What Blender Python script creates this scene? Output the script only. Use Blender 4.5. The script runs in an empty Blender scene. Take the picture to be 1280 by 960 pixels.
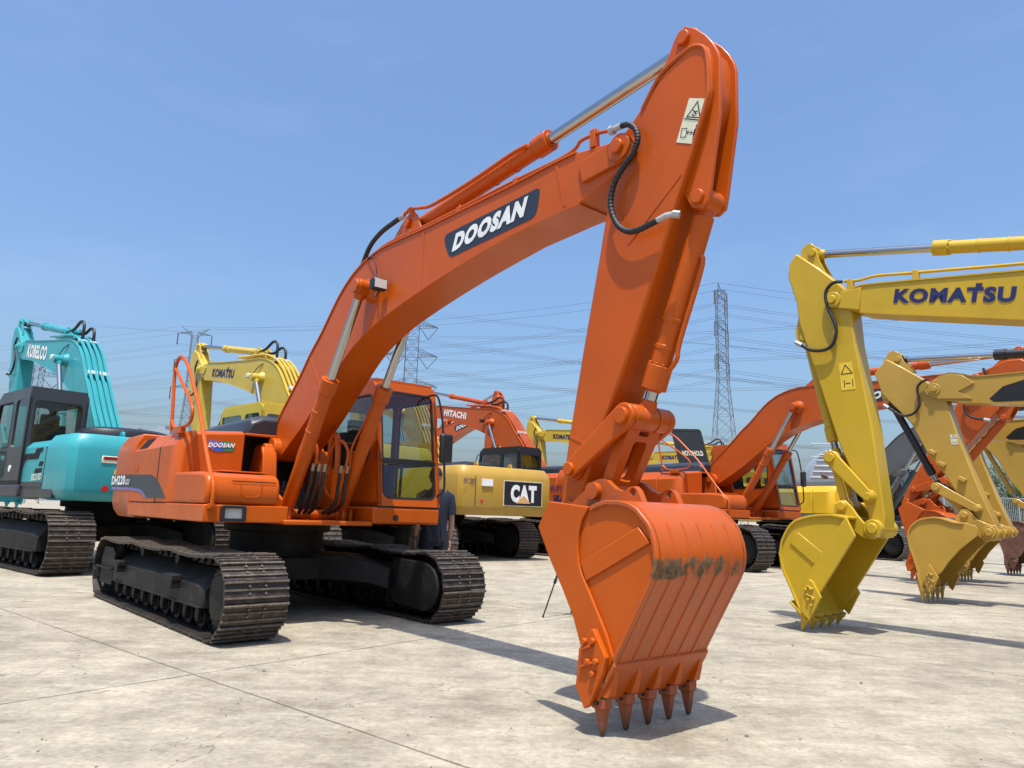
import bpy, bmesh, math, random
from mathutils import Vector, Matrix
from mathutils.geometry import tessellate_polygon
from math import sin, cos, pi, radians, sqrt, atan2, hypot
random.seed(7)
sc = bpy.context.scene
col = sc.collection

# ------------------------------------------------------------------ camera
CAM_H, PITCH, ROLL = 1.236, 0.180, 0.031
cam = bpy.data.cameras.new('camera')
cam.sensor_width = 36.0
cam.lens = 892.8 / 1280 * 36.0
cam.clip_start = 0.05
cam.clip_end = 6000
camo = bpy.data.objects.new('camera', cam)
col.objects.link(camo)
fw = Vector((0, cos(PITCH), sin(PITCH)))
up0 = Vector((0, -sin(PITCH), cos(PITCH)))
rt0 = Vector((1, 0, 0))
rt = rt0 * cos(ROLL) + up0 * sin(ROLL)
up = up0 * cos(ROLL) - rt0 * sin(ROLL)
m = Matrix((rt, up, -fw)).transposed().to_4x4()
m.translation = Vector((0, 0, CAM_H))
camo.matrix_world = m
sc.camera = camo

# ------------------------------------------------------------------ light
TO_SUN = Vector((-0.02, -0.32, 1.0)).normalized()
SUN_EL = math.asin(TO_SUN.z)
w = bpy.data.worlds.new('World')
sc.world = w
w.use_nodes = True
nt = w.node_tree
bg = nt.nodes['Background']
sky = nt.nodes.new('ShaderNodeTexSky')
sky.sky_type = 'NISHITA'
sky.sun_disc = False
sky.sun_elevation = SUN_EL
sky.sun_rotation = atan2(TO_SUN.x, TO_SUN.y)
sky.altitude = 0
sky.air_density = 1.36
sky.dust_density = 4.0
sky.ozone_density = 10.0
tcw = nt.nodes.new('ShaderNodeTexCoord'); mpw = nt.nodes.new('ShaderNodeMapping'); mpw.inputs['Scale'].default_value = (1.2, 1.2, 4.0)
nzw = nt.nodes.new('ShaderNodeTexNoise'); nzw.inputs['Scale'].default_value = 2.2; nzw.inputs['Detail'].default_value = 7; nzw.inputs['Roughness'].default_value = .62
rpw = nt.nodes.new('ShaderNodeMapRange'); rpw.inputs[1].default_value = .52; rpw.inputs[2].default_value = .85; rpw.inputs[4].default_value = .09
mxw = nt.nodes.new('ShaderNodeMix'); mxw.data_type = 'RGBA'; mxw.inputs['B'].default_value = (4.6, 5.4, 6.6, 1)
nt.links.new(tcw.outputs['Generated'], mpw.inputs[0]); nt.links.new(mpw.outputs[0], nzw.inputs['Vector']); nt.links.new(nzw.outputs[0], rpw.inputs[0])
nt.links.new(rpw.outputs[0], mxw.inputs['Factor']); nt.links.new(sky.outputs[0], mxw.inputs['A']); nt.links.new(mxw.outputs['Result'], bg.inputs[0])
bg.inputs[1].default_value = 0.134
sun = bpy.data.lights.new('sun', 'SUN')
sun.energy = 3.9
sun.angle = radians(0.53)
sun.color = (1.0, 0.955, 0.88)
so = bpy.data.objects.new('sun', sun)
col.objects.link(so)
so.rotation_euler = TO_SUN.to_track_quat('Z', 'Y').to_euler()
sc.view_settings.view_transform = 'Standard'
sc.view_settings.look = 'None'
sc.view_settings.exposure = 0.65
sc.view_settings.gamma = 1.0

# ------------------------------------------------------------------ materials
def newmat(name):
    mt = bpy.data.materials.new(name)
    mt.use_nodes = True
    n = mt.node_tree
    return mt, n, n.nodes['Principled BSDF']

def nd(n, t, **kw):
    x = n.nodes.new(t)
    for k, v in kw.items():
        setattr(x, k, v)
    return x

def ramp(n, fac, stops):
    r = nd(n, 'ShaderNodeValToRGB')
    el = r.color_ramp.elements
    while len(el) < len(stops): el.new(0.5)
    for e, (p, c) in zip(el, stops):
        e.position = p
        e.color = (c[0], c[1], c[2], 1) if len(c) == 3 else c
    n.links.new(fac, r.inputs[0])
    return r

def noise(n, scale, detail=4, rough=.55, vec=None):
    x = nd(n, 'ShaderNodeTexNoise')
    x.inputs['Scale'].default_value = scale
    x.inputs['Detail'].default_value = detail
    x.inputs['Roughness'].default_value = rough
    if vec is not None: n.links.new(vec, x.inputs['Vector'])
    return x

def mixc(n, fac, a, b, mode='MIX'):
    x = nd(n, 'ShaderNodeMix', data_type='RGBA', blend_type=mode)
    for sock, val in ((x.inputs['Factor'], fac), (x.inputs['A'], a), (x.inputs['B'], b)):
        if isinstance(val, (int, float)): sock.default_value = val
        elif isinstance(val, (tuple, list)): sock.default_value = (val[0], val[1], val[2], 1)
        else: n.links.new(val, sock)
    return x.outputs['Result']

def paint(name, c, rough=.34, dirt=.35, dustc=(.34, .28, .2), coat=.25, scale=1.0):
    """sprayed machine paint with dust film, orange peel and small variations"""
    mt, n, b = newmat(name)
    tc = nd(n, 'ShaderNodeTexCoord').outputs['Object']
    a = noise(n, 1.3 * scale, 6, .6, tc)
    f = noise(n, 38 * scale, 5, .7, tc)
    dark = tuple(v * .86 for v in c)
    r1 = ramp(n, a.outputs[0], [(.32, dark), (.62, c)])
    r2 = ramp(n, f.outputs[0], [(.50, (0, 0, 0)), (.80, (1, 1, 1))])
    a2 = noise(n, 3.1 * scale, 5, .65, tc)
    r3 = ramp(n, a2.outputs[0], [(.42, (0, 0, 0)), (.72, (1, 1, 1))])
    mul = nd(n, 'ShaderNodeMath', operation='MULTIPLY'); n.links.new(r2.outputs[0], mul.inputs[0]); n.links.new(r3.outputs[0], mul.inputs[1])
    mul2 = nd(n, 'ShaderNodeMath', operation='MULTIPLY'); n.links.new(mul.outputs[0], mul2.inputs[0]); mul2.inputs[1].default_value = dirt
    n.links.new(mixc(n, mul2.outputs[0], r1.outputs[0], dustc), b.inputs['Base Color'])
    rr = nd(n, 'ShaderNodeMapRange'); n.links.new(a2.outputs[0], rr.inputs[0])
    rr.inputs[1].default_value = .3; rr.inputs[2].default_value = .75
    rr.inputs[3].default_value = rough - .05; rr.inputs[4].default_value = rough + .16
    n.links.new(rr.outputs[0], b.inputs['Roughness'])
    b.inputs['Coat Weight'].default_value = coat
    b.inputs['Specular IOR Level'].default_value = .26
    b.inputs['Coat Roughness'].default_value = .12
    bp_ = nd(n, 'ShaderNodeBump'); bp_.inputs['Strength'].default_value = .05; bp_.inputs['Distance'].default_value = .02
    big = noise(n, 5, 3, .5, tc)
    n.links.new(big.outputs[0], bp_.inputs['Height']); n.links.new(bp_.outputs[0], b.inputs['Normal'])
    n.links.new(bp_.outputs[0], b.inputs['Coat Normal'])
    return mt

def plain(name, c, rough=.5, metal=0.0, bump=0, bscale=60):
    mt, n, b = newmat(name)
    tc = nd(n, 'ShaderNodeTexCoord').outputs['Object']
    a = noise(n, 6, 5, .6, tc)
    r1 = ramp(n, a.outputs[0], [(.3, tuple(v * .8 for v in c)), (.7, c)])
    n.links.new(r1.outputs[0], b.inputs['Base Color'])
    b.inputs['Roughness'].default_value = rough
    b.inputs['Metallic'].default_value = metal
    if bump:
        bn = nd(n, 'ShaderNodeBump'); bn.inputs['Strength'].default_value = bump; bn.inputs['Distance'].default_value = .01
        nn = noise(n, bscale, 4, .6, tc); n.links.new(nn.outputs[0], bn.inputs['Height']); n.links.new(bn.outputs[0], b.inputs['Normal'])
    return mt

M = {}
M['orange'] = paint('orange_paint', (.48, .082, .002), dirt=.12, coat=.10)
M['orange2'] = paint('orange_paint_second', (.46, .076, .004), dirt=.25)
M['redor'] = paint('red_orange_paint', (.44, .075, .008), dirt=.3)
M['teal'] = paint('teal_paint', (.036, .315, .345), dirt=.25)
M['kyel'] = paint('bright_yellow_paint', (.52, .335, .018), dirt=.3)
M['kyel2'] = paint('pale_yellow_paint', (.56, .39, .045), dirt=.3)
M['cyel'] = paint('mustard_yellow_paint', (.45, .27, .045), dirt=.3)
M['vyel'] = paint('amber_yellow_paint', (.68, .40, .02), dirt=.2)
M['grey'] = paint('charcoal_paint', (.045, .045, .05), dirt=.2, dustc=(.2, .18, .16))
M['lgrey'] = paint('mid_grey_paint', (.10, .105, .11), dirt=.2)
M['black'] = plain('black_plastic', (.012, .012, .014), .42)
M['hood'] = plain('dark_hood_paint', (.022, .025, .034), .38)
M['rubber'] = plain('black_rubber', (.010, .010, .011), .55, bump=.3)
M['white'] = plain('white_print', (.80, .80, .78), .5)
M['navy'] = plain('navy_print', (.012, .016, .10), .45)
M['decal'] = plain('dark_decal', (.020, .028, .042), .38)
M['blue'] = plain('blue_print', (.03, .12, .50), .4)
M['green'] = plain('green_print', (.03, .22, .14), .4)
M['violet'] = plain('violet_print', (.16, .14, .42), .4)
M['cream'] = plain('cream_sticker', (.70, .68, .50), .5)
M['stick'] = plain('yellow_sticker', (.75, .52, .04), .5)
M['red'] = plain('red_reflector', (.55, .02, .02), .3)
M['redlamp'] = plain('tail_lamp_lens', (.30, .02, .03), .15)
M['lens'] = plain('lamp_glass', (.62, .60, .56), .12)
M['brass'] = plain('pin_steel', (.30, .26, .2), .4, .8)
M['triang'] = plain('triangle_print', (.65, .36, .16), .5)
M['insul'] = plain('insulator', (.12, .10, .09), .4)
M['galv'] = plain('galvanised_steel', (.42, .44, .45), .55, .3)
M['wire'] = plain('wire_metal', (.10, .10, .11), .6)
M['skin'] = plain('skin', (.48, .26, .18), .55)
M['cloth'] = plain('navy_cotton', (.012, .016, .035), .85, bump=.4)
M['pants'] = plain('dark_trousers', (.012, .012, .02), .85, bump=.4)
M['hair'] = plain('black_hair', (.008, .007, .007), .6)
M['seat'] = plain('seat_fabric', (.045, .045, .05), .85, bump=.3)
M['silver'] = plain('silver_sheet', (.50, .51, .52), .42, .5)

# chrome
mt, n, b = newmat('chrome_rod')
b.inputs['Base Color'].default_value = (.42, .42, .42, 1); b.inputs['Metallic'].default_value = 1
b.inputs['Roughness'].default_value = .13
M['chrome'] = mt

# tinted glass
def glass(name, tint, gl=.08):
    mt, n, b = newmat(name)
    n.nodes.remove(b)
    out = n.nodes['Material Output']
    tr = nd(n, 'ShaderNodeBsdfTransparent'); tr.inputs[0].default_value = (*tint, 1)
    g = nd(n, 'ShaderNodeBsdfGlossy'); g.inputs['Roughness'].default_value = .03; g.inputs[0].default_value = (.9, .95, 1, 1)
    fr = nd(n, 'ShaderNodeFresnel'); gb = nd(n, 'ShaderNodeNewGeometry'); io = nd(n, 'ShaderNodeMath', operation='MULTIPLY_ADD'); n.links.new(gb.outputs['Backfacing'], io.inputs[0]); io.inputs[1].default_value = -.8333; io.inputs[2].default_value = 1.5; n.links.new(io.outputs[0], fr.inputs[0])
    ad = nd(n, 'ShaderNodeMath', operation='ADD'); ad.inputs[1].default_value = gl; n.links.new(fr.outputs[0], ad.inputs[0])
    mx = nd(n, 'ShaderNodeMixShader')
    n.links.new(ad.outputs[0], mx.inputs[0]); n.links.new(tr.outputs[0], mx.inputs[1]); n.links.new(g.outputs[0], mx.inputs[2])
    n.links.new(mx.outputs[0], out.inputs[0])
    return mt
M['glass'] = glass('tinted_cab_glass', (.62, .70, .67), .02)
M['glassd'] = glass('dark_cab_glass', (.34, .40, .40))

# track steel: dark, greasy, rust and dust on the raised bars
mt, n, b = newmat('track_steel')
tc = nd(n, 'ShaderNodeTexCoord').outputs['Object']
gz = nd(n, 'ShaderNodeSeparateXYZ'); n.links.new(tc, gz.inputs[0])
hz = ramp(n, gz.outputs[2], [(.0, (0, 0, 0)), (1, (1, 1, 1))])
mr = nd(n, 'ShaderNodeMapRange'); n.links.new(gz.outputs[2], mr.inputs[0])
mr.inputs[1].default_value = .012; mr.inputs[2].default_value = .026
ns = noise(n, 22, 6, .7, tc)
ml = nd(n, 'ShaderNodeMath', operation='MULTIPLY'); n.links.new(mr.outputs[0], ml.inputs[0])
rr = ramp(n, ns.outputs[0], [(.36, (0, 0, 0)), (.62, (1, 1, 1))]); n.links.new(rr.outputs[0], ml.inputs[1])
oi = nd(n, 'ShaderNodeObjectInfo')
base = mixc(n, oi.outputs['Random'], (.014, .013, .014), (.036, .028, .022))
cc = mixc(n, ml.outputs[0], base, (.17, .135, .10))
ns2 = noise(n, 7, 5, .6, tc)
rr2 = ramp(n, ns2.outputs[0], [(.50, (0, 0, 0)), (.72, (.6, .6, .6))])
cc = mixc(n, rr2.outputs[0], cc, (.13, .10, .075))
n.links.new(cc, b.inputs['Base Color']); b.inputs['Roughness'].default_value = .48; b.inputs['Metallic'].default_value = .25
bn = nd(n, 'ShaderNodeBump'); bn.inputs['Strength'].default_value = .35; bn.inputs['Distance'].default_value = .006
n.links.new(ns.outputs[0], bn.inputs['Height']); n.links.new(bn.outputs[0], b.inputs['Normal'])
M['track'] = mt

# undercarriage frame: black paint, dusty top
mt, n, b = newmat('undercarriage_paint')
tc = nd(n, 'ShaderNodeTexCoord').outputs['Object']
ns = noise(n, 3.2, 7, .7, tc); ns2 = noise(n, 45, 4, .7, tc)
r1 = ramp(n, ns.outputs[0], [(.38, (.008, .008, .008)), (.60, (.020, .018, .016)), (.82, (.085, .070, .052))])
n.links.new(r1.outputs[0], b.inputs['Base Color']); b.inputs['Roughness'].default_value = .62; b.inputs['Specular IOR Level'].default_value = .22
bn = nd(n, 'ShaderNodeBump'); bn.inputs['Strength'].default_value = .25; bn.inputs['Distance'].default_value = .008
n.links.new(ns2.outputs[0], bn.inputs['Height']); n.links.new(bn.outputs[0], b.inputs['Normal'])
M['under'] = mt

# bucket paint: worn through in a band on the back wall, streaked
mt, n, b = newmat('worn_bucket_paint')
tc = nd(n, 'ShaderNodeTexCoord').outputs['Object']
sx = nd(n, 'ShaderNodeSeparateXYZ'); n.links.new(tc, sx.inputs[0])
mp = nd(n, 'ShaderNodeMapping'); mp.inputs['Scale'].default_value = (1, 4.2, 3.0); n.links.new(tc, mp.inputs[0])
ns = noise(n, 1.9, 6, .62, mp.outputs[0])
band = nd(n, 'ShaderNodeMapRange', interpolation_type='SMOOTHSTEP'); n.links.new(sx.outputs[2], band.inputs[0])
band.inputs[1].default_value = .84; band.inputs[2].default_value = .93
band2 = nd(n, 'ShaderNodeMapRange', interpolation_type='SMOOTHSTEP'); n.links.new(sx.outputs[2], band2.inputs[0])
band2.inputs[1].default_value = 1.10; band2.inputs[2].default_value = .99
bm_ = nd(n, 'ShaderNodeMath', operation='MULTIPLY'); n.links.new(band.outputs[0], bm_.inputs[0]); n.links.new(band2.outputs[0], bm_.inputs[1])
xm = nd(n, 'ShaderNodeMapRange'); n.links.new(sx.outputs[0], xm.inputs[0]); xm.inputs[1].default_value = 6.22; xm.inputs[2].default_value = 6.26
bm2 = nd(n, 'ShaderNodeMath', operation='MULTIPLY'); n.links.new(bm_.outputs[0], bm2.inputs[0]); n.links.new(xm.outputs[0], bm2.inputs[1])
ad = nd(n, 'ShaderNodeMath', operation='ADD'); n.links.new(ns.outputs[0], ad.inputs[0])
sc2 = nd(n, 'ShaderNodeMath', operation='MULTIPLY'); n.links.new(bm2.outputs[0], sc2.inputs[0]); sc2.inputs[1].default_value = .42
n.links.new(sc2.outputs[0], ad.inputs[1])
msk = ramp(n, ad.outputs[0], [(.845, (0, 0, 0)), (.93, (1, 1, 1))])
f2 = noise(n, 30, 5, .7, tc)
wear = ramp(n, f2.outputs[0], [(.34, (.04, .026, .014)), (.5, (.12, .07, .03)), (.66, (.17, .12, .06)), (.8, (.36, .27, .18))])
a1 = noise(n, 1.6, 6, .6, tc)
pc = ramp(n, a1.outputs[0], [(.3, (.40, .066, .002)), (.7, (.48, .084, .003))])
mp2 = nd(n, 'ShaderNodeMapping'); mp2.inputs['Scale'].default_value = (2, 14, 1.2); n.links.new(tc, mp2.inputs[0])
st = noise(n, 3, 6, .7, mp2.outputs[0])
sr = ramp(n, st.outputs[0], [(.48, (0, 0, 0)), (.72, (.8, .8, .8))])
pc1 = mixc(n, sr.outputs[0], pc.outputs[0], (.22, .085, .04))
mp3 = nd(n, 'ShaderNodeMapping'); mp3.inputs['Scale'].default_value = (3, 60, 2.0); mp3.inputs['Rotation'].default_value = (.12, 0, 0); n.links.new(tc, mp3.inputs[0])
scn = noise(n, 2.2, 4, .7, mp3.outputs[0]); scr = ramp(n, scn.outputs[0], [(.66, (0, 0, 0)), (.72, (.75, .75, .75))])
pc2 = mixc(n, scr.outputs[0], pc1, (.42, .27, .19))
n.links.new(mixc(n, msk.outputs[0], pc2, wear.outputs[0]), b.inputs['Base Color'])
rg = nd(n, 'ShaderNodeMapRange'); n.links.new(msk.outputs[0], rg.inputs[0]); rg.inputs[3].default_value = .40; rg.inputs[4].default_value = .75
n.links.new(rg.outputs[0], b.inputs['Roughness'])
bn = nd(n, 'ShaderNodeBump'); bn.inputs['Strength'].default_value = .12; bn.inputs['Distance'].default_value = .01
n.links.new(ns.outputs[0], bn.inputs['Height']); n.links.new(bn.outputs[0], b.inputs['Normal'])
M['bucket'] = mt

# tooth: painted orange, burnt brown, dark worn tip
mt, n, b = newmat('worn_tooth_paint')
tc = nd(n, 'ShaderNodeTexCoord').outputs['Object']
sx = nd(n, 'ShaderNodeSeparateXYZ'); n.links.new(tc, sx.inputs[0])
ns = noise(n, 26, 5, .7, tc)
ad = nd(n, 'ShaderNodeMath', operation='MULTIPLY_ADD'); n.links.new(ns.outputs[0], ad.inputs[0]); ad.inputs[1].default_value = .10; n.links.new(sx.outputs[2], ad.inputs[2])
r = ramp(n, ad.outputs[0], [(.055, (.016, .012, .010)), (.085, (.13, .05, .025)), (.18, (.24, .055, .018)), (.34, (.36, .065, .010))])
n.links.new(r.outputs[0], b.inputs['Base Color']); b.inputs['Roughness'].default_value = .5
M['tooth'] = mt

# rusty bucket
mt, n, b = newmat('rusty_steel')
tc = nd(n, 'ShaderNodeTexCoord').outputs['Object']
ns = noise(n, 5, 7, .7, tc)
r = ramp(n, ns.outputs[0], [(.3, (.07, .03, .02)), (.55, (.15, .065, .04)), (.8, (.24, .14, .10))])
n.links.new(r.outputs[0], b.inputs['Base Color']); b.inputs['Roughness'].default_value = .7
M['rust'] = mt

# concrete yard
def concrete(name, soil=False):
    mt, n, b = newmat(name)
    geo = nd(n, 'ShaderNodeNewGeometry').outputs['Position']
    a = noise(n, .22, 6, .6, geo); c = noise(n, 1.7, 7, .68, geo); f = noise(n, 26, 6, .75, geo)
    mpg = nd(n, 'ShaderNodeMapping'); mpg.inputs['Rotation'].default_value = (0, 0, .62); mpg.inputs['Scale'].default_value = (.6, 2.1, 1)
    n.links.new(geo, mpg.inputs[0])
    swp = noise(n, 2.2, 7, .7, mpg.outputs[0])
    base = ramp(n, a.outputs[0], [(.30, (.245, .216, .164)), (.5, (.310, .274, .206)), (.70, (.365, .326, .250))])
    r2 = ramp(n, c.outputs[0], [(.36, (.72, .70, .67)), (.50, (1, 1, 1)), (.66, (1.18, 1.17, 1.15))])
    x = mixc(n, .85, base.outputs[0], r2.outputs[0], 'MULTIPLY')
    r3 = ramp(n, swp.outputs[0], [(.36, (.80, .785, .765)), (.52, (1, 1, 1)), (.64, (1.22, 1.21, 1.19))])
    x = mixc(n, .75, x, r3.outputs[0], 'MULTIPLY')
    r4 = ramp(n, f.outputs[0], [(.3, (.62, .62, .61)), (.5, (1, 1, 1)), (.72, (1.3, 1.3, 1.3))])
    x = mixc(n, .75, x, r4.outputs[0], 'MULTIPLY')
    mid = noise(n, 7.5, 8, .78, geo)
    r5 = ramp(n, mid.outputs[0], [(.36, (.78, .775, .76)), (.5, (1, 1, 1)), (.62, (1.16, 1.16, 1.15))])
    x = mixc(n, .8, x, r5.outputs[0], 'MULTIPLY')
    # thin tyre and track scuffs
    for ang, sc_ in ((.25, 1.0), (-.55, .8)):
        ms = nd(n, 'ShaderNodeMapping'); ms.inputs['Rotation'].default_value = (0, 0, ang); ms.inputs['Scale'].default_value = (.28 * sc_, 9.0 * sc_, 1); n.links.new(geo, ms.inputs[0])
        sn = noise(n, 2.0, 3, .6, ms.outputs[0]); rs_ = ramp(n, sn.outputs[0], [(.66, (0, 0, 0)), (.71, (.35, .35, .35))])
        x = mixc(n, rs_.outputs[0], x, (.46, .43, .37) if ang > 0 else (.15, .13, .10))
    # hairline cracks
    nz = noise(n, .9, 5, .6, geo)
    vm = nd(n, 'ShaderNodeVectorMath', operation='SCALE'); n.links.new(nz.outputs[1], vm.inputs[0]); vm.inputs['Scale'].default_value = 1.5
    va = nd(n, 'ShaderNodeVectorMath', operation='ADD'); n.links.new(geo, va.inputs[0]); n.links.new(vm.outputs[0], va.inputs[1])
    vo = nd(n, 'ShaderNodeTexVoronoi', feature='DISTANCE_TO_EDGE'); vo.inputs['Scale'].default_value = .30; n.links.new(va.outputs[0], vo.inputs['Vector'])
    cr = ramp(n, vo.outputs[0], [(.0, (0, 0, 0)), (.0035, (1, 1, 1))])
    ck = ramp(n, c.outputs[0], [(.50, (1, 1, 1)), (.56, (0, 0, 0))])
    mx = mixc(n, 1.0, cr.outputs[0], ck.outputs[0], 'LIGHTEN')
    x = mixc(n, mx, mixc(n, .62, x, (.05, .042, .032)), x)
    # oil and water stains
    os_ = noise(n, .75, 5, .55, geo)
    so_ = ramp(n, os_.outputs[0], [(.66, (0, 0, 0)), (.74, (.45, .45, .45))])
    x = mixc(n, so_.outputs[0], x, (.12, .10, .08))
    n.links.new(x, b.inputs['Base Color'])
    b.inputs['Roughness'].default_value = .86
    bn = nd(n, 'ShaderNodeBump'); bn.inputs['Strength'].default_value = .5; bn.inputs['Distance'].default_value = .012
    sm = nd(n, 'ShaderNodeMath', operation='ADD'); n.links.new(c.outputs[0], sm.inputs[0]); n.links.new(f.outputs[0], sm.inputs[1])
    n.links.new(sm.outputs[0], bn.inputs['Height']); n.links.new(bn.outputs[0], b.inputs['Normal'])
    return mt
M['concrete'] = concrete('yard_concrete')
M['joint'] = plain('joint_dirt', (.25, .215, .16), .95, bump=.8, bscale=80)

# ------------------------------------------------------------------ mesh helpers
class MB:
    def __init__(s): s.v = []; s.f = []
    def add(s, vs, fs):
        o = len(s.v); s.v += [tuple(p) for p in vs]; s.f += [tuple(i + o for i in f) for f in fs]; return s
    def box(s, x0, x1, y0, y1, z0, z1):
        vs = [(x0, y0, z0), (x1, y0, z0), (x1, y1, z0), (x0, y1, z0), (x0, y0, z1), (x1, y0, z1), (x1, y1, z1), (x0, y1, z1)]
        return s.add(vs, [(0, 3, 2, 1), (4, 5, 6, 7), (0, 1, 5, 4), (1, 2, 6, 5), (2, 3, 7, 6), (3, 0, 4, 7)])
    def obox(s, c, ax, ay, az, hx, hy, hz):
        c = Vector(c); vs = []
        for k in (-1, 1):
            for i, j in ((-1, -1), (1, -1), (1, 1), (-1, 1)):
                vs.append(c + ax * hx * i + ay * hy * j + az * hz * k)
        return s.add(vs, [(0, 3, 2, 1), (4, 5, 6, 7), (0, 1, 5, 4), (1, 2, 6, 5), (2, 3, 7, 6), (3, 0, 4, 7)])
    def prism(s, poly, v0, v1, wf=None):
        """poly in (x,z), extruded along y from v0 to v1; wf(x) optional half width"""
        n = len(poly)
        area = sum(poly[i][0] * poly[(i + 1) % n][1] - poly[(i + 1) % n][0] * poly[i][1] for i in range(n))
        if area < 0: poly = list(reversed(poly))
        if wf: a = [(x, -wf(x), z) for x, z in poly]; c = [(x, wf(x), z) for x, z in poly]
        else: a = [(x, min(v0, v1), z) for x, z in poly]; c = [(x, max(v0, v1), z) for x, z in poly]
        fs = [tuple(range(n)), tuple(reversed(range(n, 2 * n)))]
        fs += [(i, i + n, (i + 1) % n + n, (i + 1) % n) for i in range(n)]
        return s.add(a + c, fs)
    def plan(s, poly, z0, z1, ins=0, top_scale=None):
        """poly in (x,y) extruded in z"""
        n = len(poly)
        area = sum(poly[i][0] * poly[(i + 1) % n][1] - poly[(i + 1) % n][0] * poly[i][1] for i in range(n))
        if area < 0: poly = list(reversed(poly))
        a = [(x, y, z0) for x, y in poly]; c = [(x, y, z1) for x, y in poly]
        fs = [tuple(reversed(range(n))), tuple(range(n, 2 * n))]
        fs += [(i, (i + 1) % n, (i + 1) % n + n, i + n) for i in range(n)]
        return s.add(a + c, fs)
    def loft(s, rings):
        """rings: list of equal-length closed loops"""
        n = len(rings[0]); vs = [p for r in rings for p in r]; fs = []
        for k in range(len(rings) - 1):
            for i in range(n):
                fs.append((k * n + i, k * n + (i + 1) % n, (k + 1) * n + (i + 1) % n, (k + 1) * n + i))
        fs.append(tuple(reversed(range(n)))); fs.append(tuple(range((len(rings) - 1) * n, len(rings) * n)))
        return s.add(vs, fs)
    def cyl(s, p0, p1, r0, r1=None, seg=20):
        r1 = r0 if r1 is None else r1
        p0, p1 = Vector(p0), Vector(p1); d = (p1 - p0).normalized()
        a = d.orthogonal().normalized(); c = d.cross(a)
        r = lambda p, q: [p + (a * cos(2 * pi * i / seg) + c * sin(2 * pi * i / seg)) * q for i in range(seg)]
        return s.loft([r(p0, r0), r(p1, r1)])
    def tube(s, pts, r, seg=8, rf=None):
        pts = [Vector(p) for p in pts]; rings = []
        prev = None
        for i, p in enumerate(pts):
            d = (pts[min(i + 1, len(pts) - 1)] - pts[max(i - 1, 0)]).normalized()
            if prev is None: a = d.orthogonal().normalized()
            else:
                a = prev - d * prev.dot(d)
                a = a.normalized() if a.length > 1e-6 else d.orthogonal().normalized()
            prev = a; c = d.cross(a)
            q = rf(i) if rf else r
            rings.append([p + (a * cos(2 * pi * k / seg) + c * sin(2 * pi * k / seg)) * q for k in range(seg)])
        return s.loft(rings)
    def panel(s, outer, holes, fn, t):
        """flat sheet with holes; fn(a,b,d)->xyz"""
        loops = [outer] + list(holes); flat = [p for l in loops for p in l]
        tris = tessellate_polygon([[Vector((a, b_, 0)) for a, b_ in l] for l in loops])
        n = len(flat)
        vs = [fn(a, b_, 0) for a, b_ in flat] + [fn(a, b_, t) for a, b_ in flat]
        fs = [tuple(t_) for t_ in tris] + [tuple(i + n for i in reversed(t_)) for t_ in tris]
        o = 0
        for l in loops:
            k = len(l)
            for i in range(k): fs.append((o + i, o + (i + 1) % k, o + (i + 1) % k + n, o + i + n))
            o += k
        return s.add(vs, fs)
    def build(s, name, mat, parent=None, bevel=0, smooth=32, seg=2):
        me = bpy.data.meshes.new(name); me.from_pydata(s.v, [], s.f); me.update()
        bmx = bmesh.new(); bmx.from_mesh(me); bmesh.ops.recalc_face_normals(bmx, faces=bmx.faces); bmx.to_mesh(me); bmx.free()
        if smooth:
            me.polygons.foreach_set('use_smooth', [True] * len(me.polygons))
            me.set_sharp_from_angle(angle=radians(smooth))
        me.materials.append(M[mat] if isinstance(mat, str) else mat)
        o = bpy.data.objects.new(name, me); col.objects.link(o)
        if parent: o.parent = parent
        if bevel:
            bv = o.modifiers.new('bevel', 'BEVEL'); bv.width = bevel; bv.segments = seg; bv.limit_method = 'ANGLE'; bv.angle_limit = radians(40)
        return o

def tag(o, label, cat, group=None, kind=None):
    if label: o['label'] = label
    if cat: o['category'] = cat
    if group: o['group'] = group
    if kind: o['kind'] = kind
    return o

def empty(name, loc, rz=0, s=1.0):
    o = bpy.data.objects.new(name, None); col.objects.link(o)
    o.location = loc; o.rotation_euler = (0, 0, rz); o.scale = (s, s, s); o.empty_display_size = .3
    return o

def inst(me, name, parent, mat4):
    o = bpy.data.objects.new(name, me); col.objects.link(o); o.parent = parent; o.matrix_local = mat4
    return o

def rnd(x0, x1, y0, y1, r, n=5):
    """rounded rectangle loop, r may be 4 radii (bl,br,tr,tl)"""
    rs = r if isinstance(r, (list, tuple)) else [r] * 4
    out = []
    for (cx, cy, a0), q in zip(((x0, y0, pi), (x1, y0, 1.5 * pi), (x1, y1, 0), (x0, y1, .5 * pi)), rs):
        cx += q if cx == x0 else -q; cy += q if cy == y0 else -q
        for i in range(n + 1):
            a = a0 + .5 * pi * i / n
            out.append((cx + q * cos(a), cy + q * sin(a)))
    return out

def circle(cx, cy, r, n=16): return [(cx + r * cos(2 * pi * i / n), cy + r * sin(2 * pi * i / n)) for i in range(n)]

def capsule(p0, p1, r0, r1, n=9):
    a = atan2(p1[1] - p0[1], p1[0] - p0[0]); out = []
    for i in range(n + 1):
        t = a + pi / 2 + pi * i / n; out.append((p0[0] + r0 * cos(t), p0[1] + r0 * sin(t)))
    for i in range(n + 1):
        t = a - pi / 2 + pi * i / n; out.append((p1[0] + r1 * cos(t), p1[1] + r1 * sin(t)))
    return out

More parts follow.
